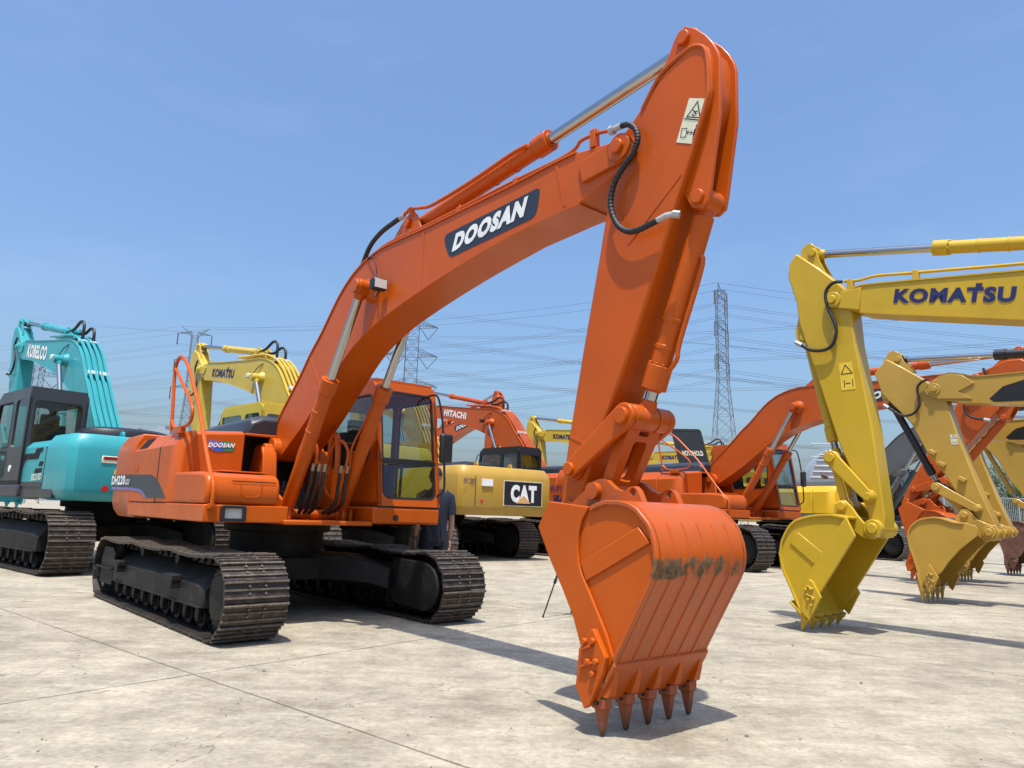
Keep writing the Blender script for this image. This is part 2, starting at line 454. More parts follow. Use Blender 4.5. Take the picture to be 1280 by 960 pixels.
def smooth_path(pts, k=6):
    """Catmull-Rom through points"""
    P = [Vector(p) for p in pts]; out = []
    for i in range(len(P) - 1):
        a, b_, c, d = P[max(i - 1, 0)], P[i], P[i + 1], P[min(i + 2, len(P) - 1)]
        for j in range(k):
            t = j / k
            out.append(.5 * ((2 * b_) + (c - a) * t + (2 * a - 5 * b_ + 4 * c - d) * t * t + (3 * b_ - a - 3 * c + d) * t ** 3))
    out.append(P[-1]); return out

_fc = {}
def text_mesh(txt, bold=.02):
    key = (txt, bold)
    if key in _fc: return _fc[key]
    cu = bpy.data.curves.new('lettering', 'FONT'); cu.body = txt; cu.offset = bold; cu.space_character = 1 + bold * 2.4; cu.resolution_u = 3; cu.fill_mode = 'FRONT'
    o = bpy.data.objects.new('lettering', cu); col.objects.link(o)
    dg = bpy.context.evaluated_depsgraph_get(); dg.update()
    me = bpy.data.meshes.new_from_object(o.evaluated_get(dg))
    vs = [tuple(v.co) for v in me.vertices]; fs = [tuple(p.vertices) for p in me.polygons]
    bpy.data.objects.remove(o); bpy.data.curves.remove(cu); bpy.data.meshes.remove(me)
    if vs:
        x0 = min(v[0] for v in vs); x1 = max(v[0] for v in vs); y0 = min(v[1] for v in vs); y1 = max(v[1] for v in vs)
        vs = [((v[0] - x0) / (x1 - x0), (v[1] - y0) / (y1 - y0)) for v in vs]
    _fc[key] = (vs, fs); return vs, fs

def lettering(txt, O, X, Y, nrm, mat, parent, bold=.02, th=.002, name='lettering'):
    """flat letters: unit box mapped to O..X (end of baseline) and O..Y (top of first letter)"""
    vs, fs = text_mesh(txt, bold)
    if not vs: return None
    O, X, Y, nrm = Vector(O), Vector(X), Vector(Y), Vector(nrm).normalized()
    ex, ey = X - O, Y - O; n = len(vs)
    P = [O + ex * a + ey * b_ + nrm * th for a, b_ in vs]
    me = bpy.data.meshes.new(name); me.from_pydata([tuple(p) for p in P], [], fs); me.update()
    if me.polygons:
        sgn = sum(p.normal.dot(nrm) * p.area for p in me.polygons)
        if sgn < 0: me.flip_normals()
    me.materials.append(M[mat]); o = bpy.data.objects.new(name, me); col.objects.link(o); o.parent = parent
    return o

def rot2(p, c, a):
    x, z = p[0] - c[0], p[1] - c[1]
    return (c[0] + x * cos(a) - z * sin(a), c[1] + x * sin(a) + z * cos(a))
def lerp(a, b_, t): return tuple(x + (y - x) * t for x, y in zip(a, b_))

# ------------------------------------------------------------------ ground
g = MB().add([(-3000, -60, -.03), (3000, -60, -.03), (3000, 4000, -.03), (-3000, 4000, -.03)], [(0, 1, 2, 3)]).build('ground', 'concrete', smooth=0)
tag(g, 'pale stained concrete yard reaching to the horizon', None, kind='structure')
# cast slabs with narrow joints
jb = MB().add([(-34, -8, -.007), (46, -8, -.007), (46, 58, -.007), (-34, 58, -.007)], [(0, 1, 2, 3)]).build('joint_filler', 'joint', g, smooth=0)
SA = radians(50)
sa, ca = sin(SA), cos(SA)
LX, LY = 5.0, 5.0
OX, OY = -2.28, 5.58
cache = {}
for i in range(-8, 12):
    for j in range(-9, 11):
        cx, cy = (i + .5) * LX, (j + .5) * LY
        wx, wy = OX + cx * ca - cy * sa, OY + cx * sa + cy * ca
        if not (-34 < wx < 44 and -4 < wy < 54): continue
        jit = lambda: random.uniform(-.004, .004)
        hx, hy = LX / 2 - .006, LY / 2 - .006
        b_ = MB()
        near = hypot(wx, wy - 4) < 13
        ns_ = 26 if near else 1
        cs = []
        for (ax, ay), (bx_, by_) in (((-hx, -hy), (hx, -hy)), ((hx, -hy), (hx, hy)), ((hx, hy), (-hx, hy)), ((-hx, hy), (-hx, -hy))):
            for q in range(ns_):
                t = q / ns_; k_ = .008 if near else 0
                cs.append((ax + (bx_ - ax) * t + random.uniform(-k_, k_ * .3) * (1 if ax > 0 else -1), ay + (by_ - ay) * t + random.uniform(-k_, k_ * .3) * (1 if ay > 0 else -1)))
        nn_ = len(cs)
        vs = [(x * ca - y * sa, x * sa + y * ca, -.05) for x, y in cs] + [(x * ca - y * sa, x * sa + y * ca, 0) for x, y in cs]
        b_.add(vs, [tuple(reversed(range(nn_))), tuple(range(nn_, 2 * nn_))] + [(k, (k + 1) % nn_, (k + 1) % nn_ + nn_, k + nn_) for k in range(nn_)])
        o = b_.build('concrete_slab', 'concrete', g, smooth=0); o.location = (wx, wy, 0)


# ------------------------------------------------------------------ excavator geometry (side profiles in metres, x forward, z up)
CANON = dict(
 F=(.28, 1.93), T=(5.86, 3.745), P=(6.34, 4.37), B=(6.43, 3.22), L=(5.44, 1.55), Hh=(5.37, 1.27), Q=(5.91, 1.875), K=(5.67, 1.40), E=(2.458, 3.49), A0=(2.96, 4.10),
 CB=(.97, 1.16),
 BT=[(0.015, 1.959), (0.187, 2.258), (0.717, 2.725), (1.046, 3.042), (1.279, 3.23), (1.639, 3.575), (1.884, 3.742), (2.06, 3.82), (2.246, 3.876), (2.556, 3.922), (3.009, 3.915), (3.382, 3.9), (3.82, 3.896), (4.623, 3.888), (5.164, 3.896), (5.407, 3.893), (5.848, 3.822), (5.935, 3.78), (5.978, 3.727), (5.985, 3.683), (5.95, 3.645)],
 BB=[(5.878, 3.619), (5.693, 3.55), (5.457, 3.478), (5.281, 3.479), (4.705, 3.462), (4.1, 3.395), (3.567, 3.318), (3.047, 3.228), (2.622, 3.135), (2.247, 3.010), (2.05, 2.922), (1.842, 2.793), (1.45, 2.51), (1.034, 2.212), (0.436, 1.86), (0.20, 1.79), (.05, 1.83)],
 REINF=[(5.451, 3.787), (5.804, 3.822), (5.935, 3.78), (5.978, 3.727), (5.985, 3.683), (5.95, 3.645), (5.495, 3.617)],
 ARM=[(6.139, 4.115), (6.207, 4.171), (6.306, 4.209), (6.425, 4.248), (6.486, 4.23), (6.539, 4.188), (6.562, 4.108), (6.569, 3.895), (6.551, 3.802), (6.514, 3.742), (6.42, 3.496), (6.286, 3.178), (6.167, 2.9), (5.964, 2.426), (5.727, 1.931), (5.603, 1.688), (5.50, 1.407), (5.46, 1.21), (5.30, 1.18), (5.27, 1.25), (5.3, 1.458), (5.349, 1.745), (5.478, 2.367), (5.623, 3.005), (5.688, 3.312), (5.74, 3.56), (5.80, 3.84), (5.929, 3.93)],
 EAR=[(6.044, 4.05), (6.127, 4.203), (6.203, 4.297), (6.254, 4.393), (6.295, 4.446), (6.352, 4.458), (6.431, 4.395), (6.506, 4.309), (6.556, 4.231), (6.592, 4.149), (6.605, 4.086), (6.599, 3.725), (6.562, 3.509), (6.522, 3.274), (6.5, 3.173), (6.443, 3.142), (6.378, 3.164), (6.288, 3.33), (6.30, 3.6), (6.2, 4.0)],
 CEAR=None,
 BKT=[(5.38, 1.159), (5.478, 1.325), (5.835, 1.293), (5.897, 1.318), (5.975, 1.336), (6.086, 1.333), (6.156, 1.318), (6.215, 1.29), (6.297, 1.213), (6.322, 1.17), (6.345, 1.106), (6.356, 1.047), (6.355, 0.987), (6.34, 0.931), (6.315, 0.877), (6.192, 0.668), (6.048, 0.42), (5.924, 0.211), (5.866, 0.3), (5.777, 0.487), (5.713, 0.639), (5.624, 0.78), (5.489, 0.977)],
 ARC=(2, 17),
 LEAD=[(5.38, 1.159), (5.478, 1.325), (5.835, 1.293), (5.778, 1.213), (5.752, 1.13), (5.746, 1.043), (5.755, 0.96), (5.783, 0.89), (5.832, 0.816), (5.983, 0.579), (6.057, 0.421), (5.924, 0.211), (5.866, 0.3), (5.777, 0.487), (5.713, 0.639), (5.624, 0.78), (5.489, 0.977)],
 BAR=[(5.762, 0.96), (6.216, 1.187), (6.302, 1.1), (5.811, 0.851)],
 CUT=[(5.808, 0.469), (5.903, 0.593), (5.927, 0.592), (6.018, 0.452), (6.0, 0.369), (5.897, 0.171), (5.856, 0.147), (5.785, 0.256)],
 BEAR=[(5.30, 1.19), (5.371, 1.25), (5.438, 1.315), (5.535, 1.379), (5.644, 1.462), (5.708, 1.479), (5.764, 1.47), (5.839, 1.414), (5.90, 1.396), (5.93, 1.403), (5.952, 1.423), (5.991, 1.428), (6.022, 1.403), (6.06, 1.33), (6.08, 1.28), (5.9, 1.2)],
 HOLE=(5.984, 1.393), TIP=(5.93, 0.0), LIP=(5.924, .211), bw=.42, half=.19)

GEO_I = dict(CANON, F=(.28, 1.93), T=(5.59, 3.97), P=(5.86, 4.68), B=(6.02, 3.58), L=(5.30, 1.56), Q=(5.71, 2.02), K=(5.60, 1.45), Hh=(5.26, 1.20), E=(2.3, 3.35), A0=(2.55, 4.02),
 BT=[(0, 1.96), (.19, 2.26), (.72, 2.72), (1.28, 3.2), (1.7, 3.5), (2.1, 3.68), (2.6, 3.76), (3.1, 3.82), (3.62, 3.88), (5.09, 4.07), (5.29, 4.08), (5.45, 4.05), (5.62, 4.05), (5.67, 4.0)],
 BB=[(5.66, 3.93), (5.56, 3.86), (5.28, 3.76), (5.11, 3.72), (5.01, 3.69), (3.66, 3.37), (3.0, 3.2), (2.5, 3.0), (2.1, 2.8), (1.6, 2.4), (1.0, 2.05), (.44, 1.8), (.13, 1.8)],
 REINF=[(5.25, 4.06), (5.45, 4.05), (5.62, 4.05), (5.67, 4.0), (5.66, 3.93), (5.56, 3.86), (5.28, 3.78)],
 ARM=[(6.06, 4.71), (6.16, 4.58), (6.18, 4.41), (6.08, 4.04), (6.06, 3.77), (5.95, 3.37), (5.64, 2.23), (5.40, 1.56), (5.34, 1.38), (5.32, 1.10), (5.17, 1.10), (5.15, 1.36), (5.23, 2.37), (5.37, 3.40), (5.39, 3.84), (5.44, 4.08), (5.75, 4.42)],
 EAR=[(6.03, 4.57), (6.01, 4.75), (5.95, 4.81), (5.88, 4.82), (5.82, 4.76), (5.78, 4.56), (5.68, 4.32), (5.83, 4.31)],
 CEAR=[(6.04, 4.0), (6.13, 3.67), (6.12, 3.56), (6.04, 3.50), (5.97, 3.55), (5.94, 3.79)],
 BKT=[(5.35, 1.11), (5.44, 1.32), (5.60, 1.35), (5.78, 1.34), (5.88, 1.325), (5.97, 1.30), (6.05, 1.27), (6.12, 1.21), (6.18, 1.12), (6.23, 1.02), (6.26, 0.87), (6.24, 0.70), (6.13, 0.45), (6.03, 0.22), (5.97, 0.16), (5.80, 0.42)],
 ARC=(1, 14), LEAD=[(5.44, 1.32), (5.51, 1.23), (5.73, 0.91), (5.83, 0.77), (5.99, 0.50), (6.03, 0.22), (5.97, 0.16), (5.8, 0.42), (5.35, 1.11)], BAR=[(6.12, 1.0), (6.02, 1.13), (5.73, 0.91), (5.83, 0.77)],
 CUT=[(5.88, 0.60), (5.84, 0.58), (5.75, 0.41), (5.90, 0.14), (5.99, 0.23), (5.96, 0.47)],
 BEAR=[(5.73, 1.32), (5.68, 1.45), (5.64, 1.51), (5.57, 1.52), (5.50, 1.45), (5.43, 1.34), (5.35, 1.25), (5.26, 1.29), (5.19, 1.24), (5.19, 1.14), (5.27, 1.08), (5.39, 1.09), (5.55, 1.20)],
 HOLE=None, TIP=(6.03, 0.0), LIP=(6.03, .22), bw=.48, half=.19)

GEO_J = dict(CANON, F=(.28, 1.93), T=(5.66, 3.58), P=(6.24, 4.21), B=(6.48, 3.54), L=(5.17, 1.55), Q=(5.74, 1.90), K=(5.35, 1.45), Hh=(5.02, 1.18), E=(2.4, 3.3), A0=(2.7, 3.92),
 BT=[(0, 1.96), (.19, 2.26), (.72, 2.66), (1.28, 3.1), (1.7, 3.4), (2.1, 3.58), (2.6, 3.70), (3.3, 3.74), (4.36, 3.72), (5.0, 3.73), (5.23, 3.80), (5.44, 3.84), (5.60, 3.79), (5.74, 3.70), (5.82, 3.60)],
 BB=[(5.80, 3.50), (5.62, 3.39), (5.32, 3.33), (4.39, 3.21), (3.3, 3.12), (2.6, 2.95), (2.1, 2.72), (1.6, 2.4), (1.0, 2.05), (.44, 1.8), (.13, 1.8)],
 REINF=[(5.05, 3.62), (5.23, 3.78), (5.44, 3.82), (5.60, 3.77), (5.74, 3.69), (5.82, 3.60), (5.80, 3.50), (5.62, 3.41), (5.1, 3.36), (5.3, 3.5)],
 ARM=[(6.43, 4.23), (6.65, 3.99), (6.54, 3.59), (6.09, 3.04), (5.86, 2.49), (5.62, 2.12), (5.42, 1.72), (5.16, 1.36), (5.12, 1.04), (4.94, 1.06), (4.94, 1.31), (5.12, 1.84), (5.38, 2.80), (5.50, 3.37), (5.80, 3.76), (6.21, 4.08)],
 EAR=[(6.50, 4.15), (6.49, 4.21), (6.39, 4.36), (6.30, 4.38), (6.20, 4.31), (6.15, 4.17), (5.99, 3.94), (6.15, 4.00)],
 CEAR=[(6.56, 3.82), (6.57, 3.57), (6.53, 3.46), (6.46, 3.43), (6.38, 3.47), (6.36, 3.6)],
 BKT=[(5.12, 1.12), (5.10, 1.22), (5.13, 1.28), (5.29, 1.32), (5.43, 1.33), (5.61, 1.39), (5.72, 1.405), (5.82, 1.39), (5.93, 1.365), (6.02, 1.31), (6.09, 1.24), (6.13, 1.16), (6.15, 1.06), (6.13, .88), (6.08, 0.72), (6.03, 0.50), (5.98, 0.25), (5.81, 0.35), (5.72, 0.47), (5.65, 0.54), (5.56, 0.68), (5.38, 0.89)],
 ARC=(3, 16), LEAD=None, BAR=None,
 CUT=[(5.82, 0.64), (5.70, 0.43), (5.83, 0.17), (5.88, 0.22), (5.93, 0.44)],
 BEAR=[(5.52, 1.32), (5.46, 1.44), (5.40, 1.53), (5.32, 1.55), (5.26, 1.50), (5.17, 1.38), (5.03, 1.31), (4.93, 1.29), (4.87, 1.18), (4.91, 1.09), (5.09, 1.03), (5.17, 1.10)],
 HOLE=None, TIP=(5.98, 0.0), LIP=(5.98, .25), bw=.48, half=.18)

def make_shoe():
    p = [(-.099, -.006), (.092, -.006), (.092, .010), (.064, .012), (.058, .030), (.045, .030), (.039, .012), (-.006, .012), (-.012, .027), (-.025, .027), (-.031, .012), (-.072, .012), (-.079, .034), (-.094, .034), (-.099, .026)]
    mb = MB().prism(p, -.3, .3)
    for x in (.016, -.052):
        for y in (-.075, .075):
            mb.cyl((x, y, .008), (x, y, .026), .013, seg=6)
    o = mb.build('track_shoe', 'track'); me = o.data; bpy.data.objects.remove(o); return me
SHOE = make_shoe()
TR, TL, TZ = .355, 1.93, .393
NSH = 52
def track_pt(s):
    """closed track path: returns x, z, tangent angle; s in [0,1)"""
    per = 4 * TL + 2 * pi * TR; d = (s % 1) * per
    if d < 2 * TL: return -TL + d, TZ - TR, 0.0
    d -= 2 * TL
    if d < pi * TR: a = d / TR; return TL + TR * sin(a), TZ - TR * cos(a), a
    d -= pi * TR
    if d < 2 * TL:
        t = d / (2 * TL); sag = -.030 * abs(sin(3 * pi * t)); return TL - d, TZ + TR + sag + .012, pi + .0 
    d -= 2 * TL; a = d / TR
    return -TL - TR * sin(a), TZ + TR * cos(a), pi + a

def make_track(root, side, single, yaw, detail):
    """side -1 right, +1 left; sprocket end at yaw side: yaw=+1 sprocket forward"""
    vc = side * 1.195
    tr = MB(); SX = yaw
    # track frame with sloping top
    sec = lambda y0, z1, z2: [(-.25 + y0, .27), (-.25 + y0, z1), (-.04, z2), (.10, z2), (.25 - y0, z1), (.25 - y0, .27)]
    rings = []
    for x, y0, z1, z2 in ((-1.62, .06, .42, .54), (-1.50, 0, .47, .61), (-.2, 0, .49, .635), (1.45, 0, .47, .62), (1.64, .02, .44, .58)):
        rings.append([(x * SX, vc + y, z) for y, z in sec(y0, z1, z2)])
    tr.loft(rings)
    tr.box(-1.55, 1.60, vc - .262, vc + .262, .262, .285)
    frame = tr.build('track', 'under', root, bevel=.008)
    d = MB()
    for sx in (-1, 1):     # idler / yoke side plates
        pass
    y0, y1 = vc - .235, vc + .235
    d.prism([(-2.08 * SX, .20), (-1.52 * SX, .20), (-1.50 * SX, .60), (-1.62 * SX, .66), (-2.0 * SX, .66), (-2.10 * SX, .50)], vc - .255, vc - .225)
    d.prism([(-2.08 * SX, .20), (-1.52 * SX, .20), (-1.50 * SX, .60), (-1.62 * SX, .66), (-2.0 * SX, .66), (-2.10 * SX, .50)], vc + .225, vc + .255)
    d.box(min(-2.22 * SX, -1.5 * SX), max(-2.22 * SX, -1.5 * SX), vc - .29, vc - .255, .385, .41)
    d.build('idler_guard', 'under', frame, bevel=.006)
    MB().cyl((-TL * SX, vc - .09, TZ), (-TL * SX, vc + .09, TZ), .30, seg=32).cyl((-TL * SX, vc - .14, TZ), (-TL * SX, vc + .14, TZ), .13, seg=20).build('idler', 'under', frame, bevel=.01)
    sp = MB(); n = 21; R = []
    for i in range(n * 4):
        a = 2 * pi * i / (n * 4); q = .325 if i % 4 in (0, 1) else .285; R.append((TL * SX + q * cos(a), TZ + q * sin(a)))
    sp.prism(R, vc - .035, vc + .035)
    sp.cyl((TL * SX, vc - .20, TZ), (TL * SX, vc - .035, TZ), .255, seg=40)
    sp.cyl((TL * SX, vc - .215, TZ), (TL * SX, vc - .20, TZ), .20, .215, seg=40)
    for i in range(24):
        a = 2 * pi * i / 24; c = (TL * SX + .272 * cos(a), TZ + .272 * sin(a))
        sp.cyl((c[0], vc - .19, c[1]), (c[0], vc - .03, c[1]), .02, seg=6)
    sp.build('sprocket', 'under', frame, bevel=.004)
    # inner side travel motor guard
    s = -side
    MB().prism(capsule((1.42 * SX, .42), (TL * SX - .02, TZ), .27, .27) if SX > 0 else capsule((TL * SX + .02, TZ), (1.42 * SX, .42), .27, .27), vc + s * .16, vc + s * .29).prism([(1.0 * SX, .30), (1.5 * SX, .26), (1.5 * SX, .62), (1.0 * SX, .60)], vc + s * .18, vc + s * .28).build('travel_motor_guard', 'under', frame, bevel=.02)
    rl = MB()
    for i in range(9):
        x = -1.42 + i * .355
        c = MB()
        c.cyl((x, vc - .16, .155), (x, vc - .09, .155), .095, seg=18).cyl((x, vc - .09, .155), (x, vc + .09, .155), .07, seg=18).cyl((x, vc + .09, .155), (x, vc + .16, .155), .095, seg=18)
        for sy in (-1, 1):
            c.cyl((x, vc + sy * .16, .155), (x, vc + sy * .205, .16), .052, .04, seg=12).box(x - .045, x + .045, vc + sy * .19 - .022, vc + sy * .19 + .022, .15, .27).cyl((x + .09, vc + sy * .2, .235), (x + .09, vc + sy * .225, .235), .016, seg=6)
        if detail: c.build('track_roller', 'under', frame, bevel=.006)
        else: rl.v, rl.f = (rl.add(c.v, c.f).v, rl.f)
    if not detail: rl.build('track_rollers', 'under', frame)
    for x in (-.62, .62):
        MB().cyl((x, vc - .17, .672), (x, vc + .10, .672), .055, seg=16).cyl((x, vc - .185, .672), (x, vc - .17, .672), .062, seg=16).box(x - .04, x + .04, vc + .0, vc + .06, .58, .66).build('carrier_roller', 'under', frame, bevel=.004)
    if detail:
        for x in (-1.15, .85):
            MB().prism([(x - .12, .47), (x + .16, .47), (x + .16, .53), (x - .12, .53)], vc - .34, vc - .245).box(x + .05, x + .15, vc - .34, vc - .245, .40, .475).build('step', 'under', frame, bevel=.008)
    # link chain
    ch = MB(); N = NSH
    for i in range(N):
        x, z, a = track_pt((i + .5) / N); T = Vector((cos(a), 0, sin(a))); Nn = Vector((sin(a), 0, -cos(a)))
        for yy in (-.075, .075):
            for k in (-.045, .05):
                ch.obox(Vector((x, vc + yy + (.012 if k > 0 else 0), z)) - Nn * .048 + T * k, T, Vector((0, 1, 0)), Nn, .053, .019, .040 if k > 0 else .033)
        ch.cyl(Vector((x, vc - .11, z)) - Nn * .048 + T * .09, Vector((x, vc + .11, z)) - Nn * .048 + T * .09, .022, seg=8)
    ch.build('link_chain', 'under', frame, smooth=0)
    shoes = MB(); rs = random.Random(3)
    for i in range(N):
        x, z, a = track_pt((i + .5) / N); T = Vector((cos(a), 0, sin(a))); Nn = Vector((sin(a), 0, -cos(a)))
        T2 = T * -1
        mt = Matrix((T2, Vector((0, 1, 0)), Nn)).transposed().to_4x4(); mt.translation = Vector((x, vc + rs.uniform(-.003, .003), z))
        if T2.cross(Vector((0, 1, 0))).dot(Nn) < 0:
            mt = Matrix((T, Vector((0, 1, 0)), Nn)).transposed().to_4x4(); mt.translation = Vector((x, vc, z))
        if single: inst(SHOE, 'track_shoe', frame, mt)
        else: shoes.add([mt @ v.co for v in SHOE.vertices], [tuple(p.vertices) for p in SHOE.polygons])
    if not single: shoes.build('track_shoes', 'track', frame, smooth=0)['kind'] = 'stuff'
    return frame

def hyd(name, p0, p1, frac, rb, rr, mat, root, v, collar=1.18, pipe=0, rodmat='chrome'):
    """hydraulic cylinder from p0 (barrel end) to p1 (rod eye) in the plane y=v"""
    a = Vector((p0[0], v, p0[1])); e = Vector((p1[0], v, p1[1])); g_ = a + (e - a) * frac; u = (e - a).normalized()
    mb = MB().cyl(a + u * .10, g_ - u * .14, rb, seg=28).cyl(g_ - u * .16, g_, rb * collar, seg=28).cyl(g_ - u * .02, g_ + u * .015, rb * .8, seg=24)
    mb.cyl(a - u * .0, a + u * .12, rb * .55, rb * .95, seg=20)
    mb.cyl(a + Vector((0, -.07, 0)), a + Vector((0, .07, 0)), rb * 1.1, seg=24)
    nn = Vector((u.z, 0, -u.x))
    for k in (.15, .24):       # clamp bands
        q = a + (g_ - a) * (1 - k * 1.6)
        mb.cyl(q, q + u * .03, rb * 1.07, seg=28)
    for i in range(10):        # gland bolts
        t = 2 * pi * i / 10; q = g_ - u * .165 + (nn * cos(t) + Vector((0, 1, 0)) * sin(t)) * rb * 1.08
        mb.cyl(q - u * .012, q + u * .008, .009, seg=6)
    o = mb.build(name, mat, root, bevel=.004)
    MB().cyl(g_, e - u * .10, rr, seg=28).build('rod', rodmat, o)
    MB().cyl(e - u * .13, e - u * .05, rr * 1.15, rr * 1.5, seg=20).cyl(e + Vector((0, -.065, 0)), e + Vector((0, .065, 0)), rr * 1.9, seg=26).build('rod_eye', mat, o, bevel=.006)
    if pipe:
        s_ = pipe; off = nn * (rb + .03) * s_
        pts = [a + u * .35 + nn * rb * s_ * .6, a + u * .40 + off, g_ - u * .35 + off, g_ - u * .22 + off * 1.15, g_ - u * .10 + nn * rb * s_ * .8]
        MB().tube(smooth_path(pts, 4), .017, 8).build('steel_pipe', mat, o)
    return o

def pin(mb, c, v0, v1, r): mb.cyl((c[0], v0, c[1]), (c[0], v1, c[1]), r, seg=24)

def excavator(name, label, loc, beta, s=1.0, G=CANON, tb=0, ta=0, tk=0, yawu=0, sprocket=1, shoes=False, detail=False,
              paint_='orange', cab='orange', hood='hood', frame='orange', group=None, bucket=True, worn=False, cylm=None, tracks=True, house=True, rail=True, hump=False, hz=1.0, hx=1.0, boxy=False, boomp=None, bkp=None):
    boomp = boomp or paint_; bkp = bkp or paint_; HS = []
    root = empty(name, loc, -beta, s); tag(root, label, 'excavator', group)
    F, T, Hh = G['F'], G['T'], G['Hh']
    BM = lambda p: rot2(p, F, tb)
    AR = lambda p: BM(rot2(p, T, ta))
    BK = lambda p: AR(rot2(p, Hh, tk))
    cm = cylm or paint_
    OFF = G['half']
    # ---------- undercarriage
    ur = root
    if tracks:
        body = MB()
        body.cyl((0, 0, .62), (0, 0, .96), .56, seg=40).cyl((0, 0, .94), (0, 0, 1.04), .64, seg=40)
        body.plan([(-.75, -.62), (.75, -.62), (.75, .62), (-.75, .62)], .40, .66)
        for sx in (-1, 1):
            for sy in (-1, 1):
                rg = []
                for x, y, h0, h1, ww in ((.35, .30, .40, .70, .32), (.85, .62, .40, .69, .26), (1.12, .80, .38, .62, .22), (1.22, 1.0, .32, .56, .24)):
                    X, Y = x * sx, y * sy; nx, ny = -.62 * sx * sy * sy, .5 * sy
                    l_ = hypot(.55, .78); ax_, ay_ = -.55 / l_ * sy * 1.0, .78 / l_ * sx
                    a1 = (X + ax_ * ww * sx * sy * -1, Y + ay_ * ww * -1 * sx * sx) ; a2 = (X - ax_ * ww * sx * sy * -1, Y + ay_ * ww * sx * sx)
                    rg.append([(a1[0], a1[1], h0), (a2[0], a2[1], h0), (a2[0], a2[1], h1), (a1[0], a1[1], h1)])
                body.loft(rg)
        o = body.build('car_body', 'under', root, bevel=.015); o.rotation_euler.z = yawu
        for sd in (-1, 1):
            t = make_track(root, sd, shoes, sprocket, detail); t.rotation_euler.z = yawu
            if not detail: t.scale = (1.0, 1.0, 1.14)
    # ---------- revolving frame and house
    if house:
        fr = MB()
        fr.box(-1.75, 1.46, -1.37, -.50, 1.065, 1.24)
        fr.box(-1.75, 1.50, -.55, .50, 1.05, 1.10)
        fr.box(-1.75, -.38, .50, 1.37, 1.065, 1.26)
        fr.box(-1.6, .2, -.5, .5, 1.10, 1.3)
        # swing boom brackets
        for y in (-.33, .33):
            fr.prism([(-.27, 1.1), (1.12, 1.1), (1.10, 1.26), (.95, 1.30), (.62, 1.42), (.47, 1.60), (.42, 1.84), (.36, 1.93), (.16, 2.0), (-.08, 1.99), (-.14, 1.94), (-.25, 1.60)], y - .02, y + .02)
        if detail:
            for y in (-.36, .36): fr.prism([(.455, 1.24), (.50, 1.24), (.50, 1.60), (.45, 1.84), (.38, 1.95), (.345, 1.92), (.41, 1.82), (.455, 1.60)], y - .085, y + .085)
            fr.box(-.27, .47, -.60, -.38, 1.24, 1.60)
        pin(fr, F, -.385, .385, .065)
        fr.cyl((.97, -.42, 1.16), (.97, .42, 1.16), .055, seg=18)
        fr.box(.84, 1.12, -.44, -.40, 1.08, 1.22); fr.box(.84, 1.12, .40, .44, 1.08, 1.22)
        rf = fr.build('revolving_frame', frame, root, bevel=.012)
        # counterweight
        cwp = [(-1.74, -1.375), (-2.70, -1.375), (-2.86, -1.35), (-2.96, -1.26), (-3.0, -1.08), (-3.01, -.5), (-3.01, 0), (-3.01, .5), (-3.0, 1.08), (-2.96, 1.26), (-2.86, 1.35), (-2.70, 1.375), (-1.74, 1.375)] if True else [(-1.74, -1.37), (-2.52, -1.37), (-2.72, -1.30), (-2.86, -1.12), (-2.93, -.8), (-2.965, -.4), (-2.975, 0), (-2.965, .4), (-2.93, .8), (-2.86, 1.12), (-2.72, 1.30), (-2.52, 1.37), (-1.74, 1.37)]
        def ring(k, z): return [(-1.74 + (x + 1.74) * (1 - k * .8), y * (1 - k * .55), z) for x, y in cwp]
        cw = MB().loft([ring(.11, 1.04), ring(.03, 1.14), ring(0, 1.24), ring(0, 1.90), ring(.02, 2.02), ring(.12, 2.16)])
        cwo = cw.build('counterweight', paint_, root, bevel=.02); HS.append(cwo)
        if detail or shoes:
            lg = MB()
            for y in (-.5, .5): lg.panel(capsule((-2.35, 2.14), (-2.35, 2.22), .07, .07, 7), [circle(-2.35, 2.215, .03, 12)], lambda a_, b_, d_, y=y: (a_, y + d_, b_), .04)
            lg.build('lifting_lug', paint_, cwo)
        # right side: engine side doors, pump compartment, fuel tank
        prof = [(-.62, 1.245), (-1.375, 1.245), (-1.375, 1.90), (-1.25, 2.075), (-.62, 2.12)]
        hs = MB().loft([[(x, y, z) for y, z in prof] for x in (-1.735, -.42)])
        so_ = hs.build('side_door', paint_, root, bevel=.012); HS.append(so_)
        hs = MB().loft([[(x, y, z) for y, z in prof] for x in (-.412, .02)] + [[(.20, y * 1.0 + (.02 if y < -1.2 else 0), z) for y, z in prof], [(.285, y + (.07 if y < -1.2 else 0), z - .03 * (z > 1.8)) for y, z in prof]])
        HS.append(hs.build('pump_cover', paint_, root, bevel=.02))
        tk_ = [(.28, 1.245), (1.44, 1.245), (1.47, 1.32), (1.47, 1.44), (1.43, 1.52), (1.35, 1.56), (1.1, 1.575), (.28, 1.585)]
        ft = MB().prism(tk_, -1.37, -.61).build('fuel_tank', paint_, root, bevel=.035, seg=3)
        MB().box(.60, 1.30, -1.20, -.68, 1.577, 1.592).build('tank_lid', paint_, ft, bevel=.005)
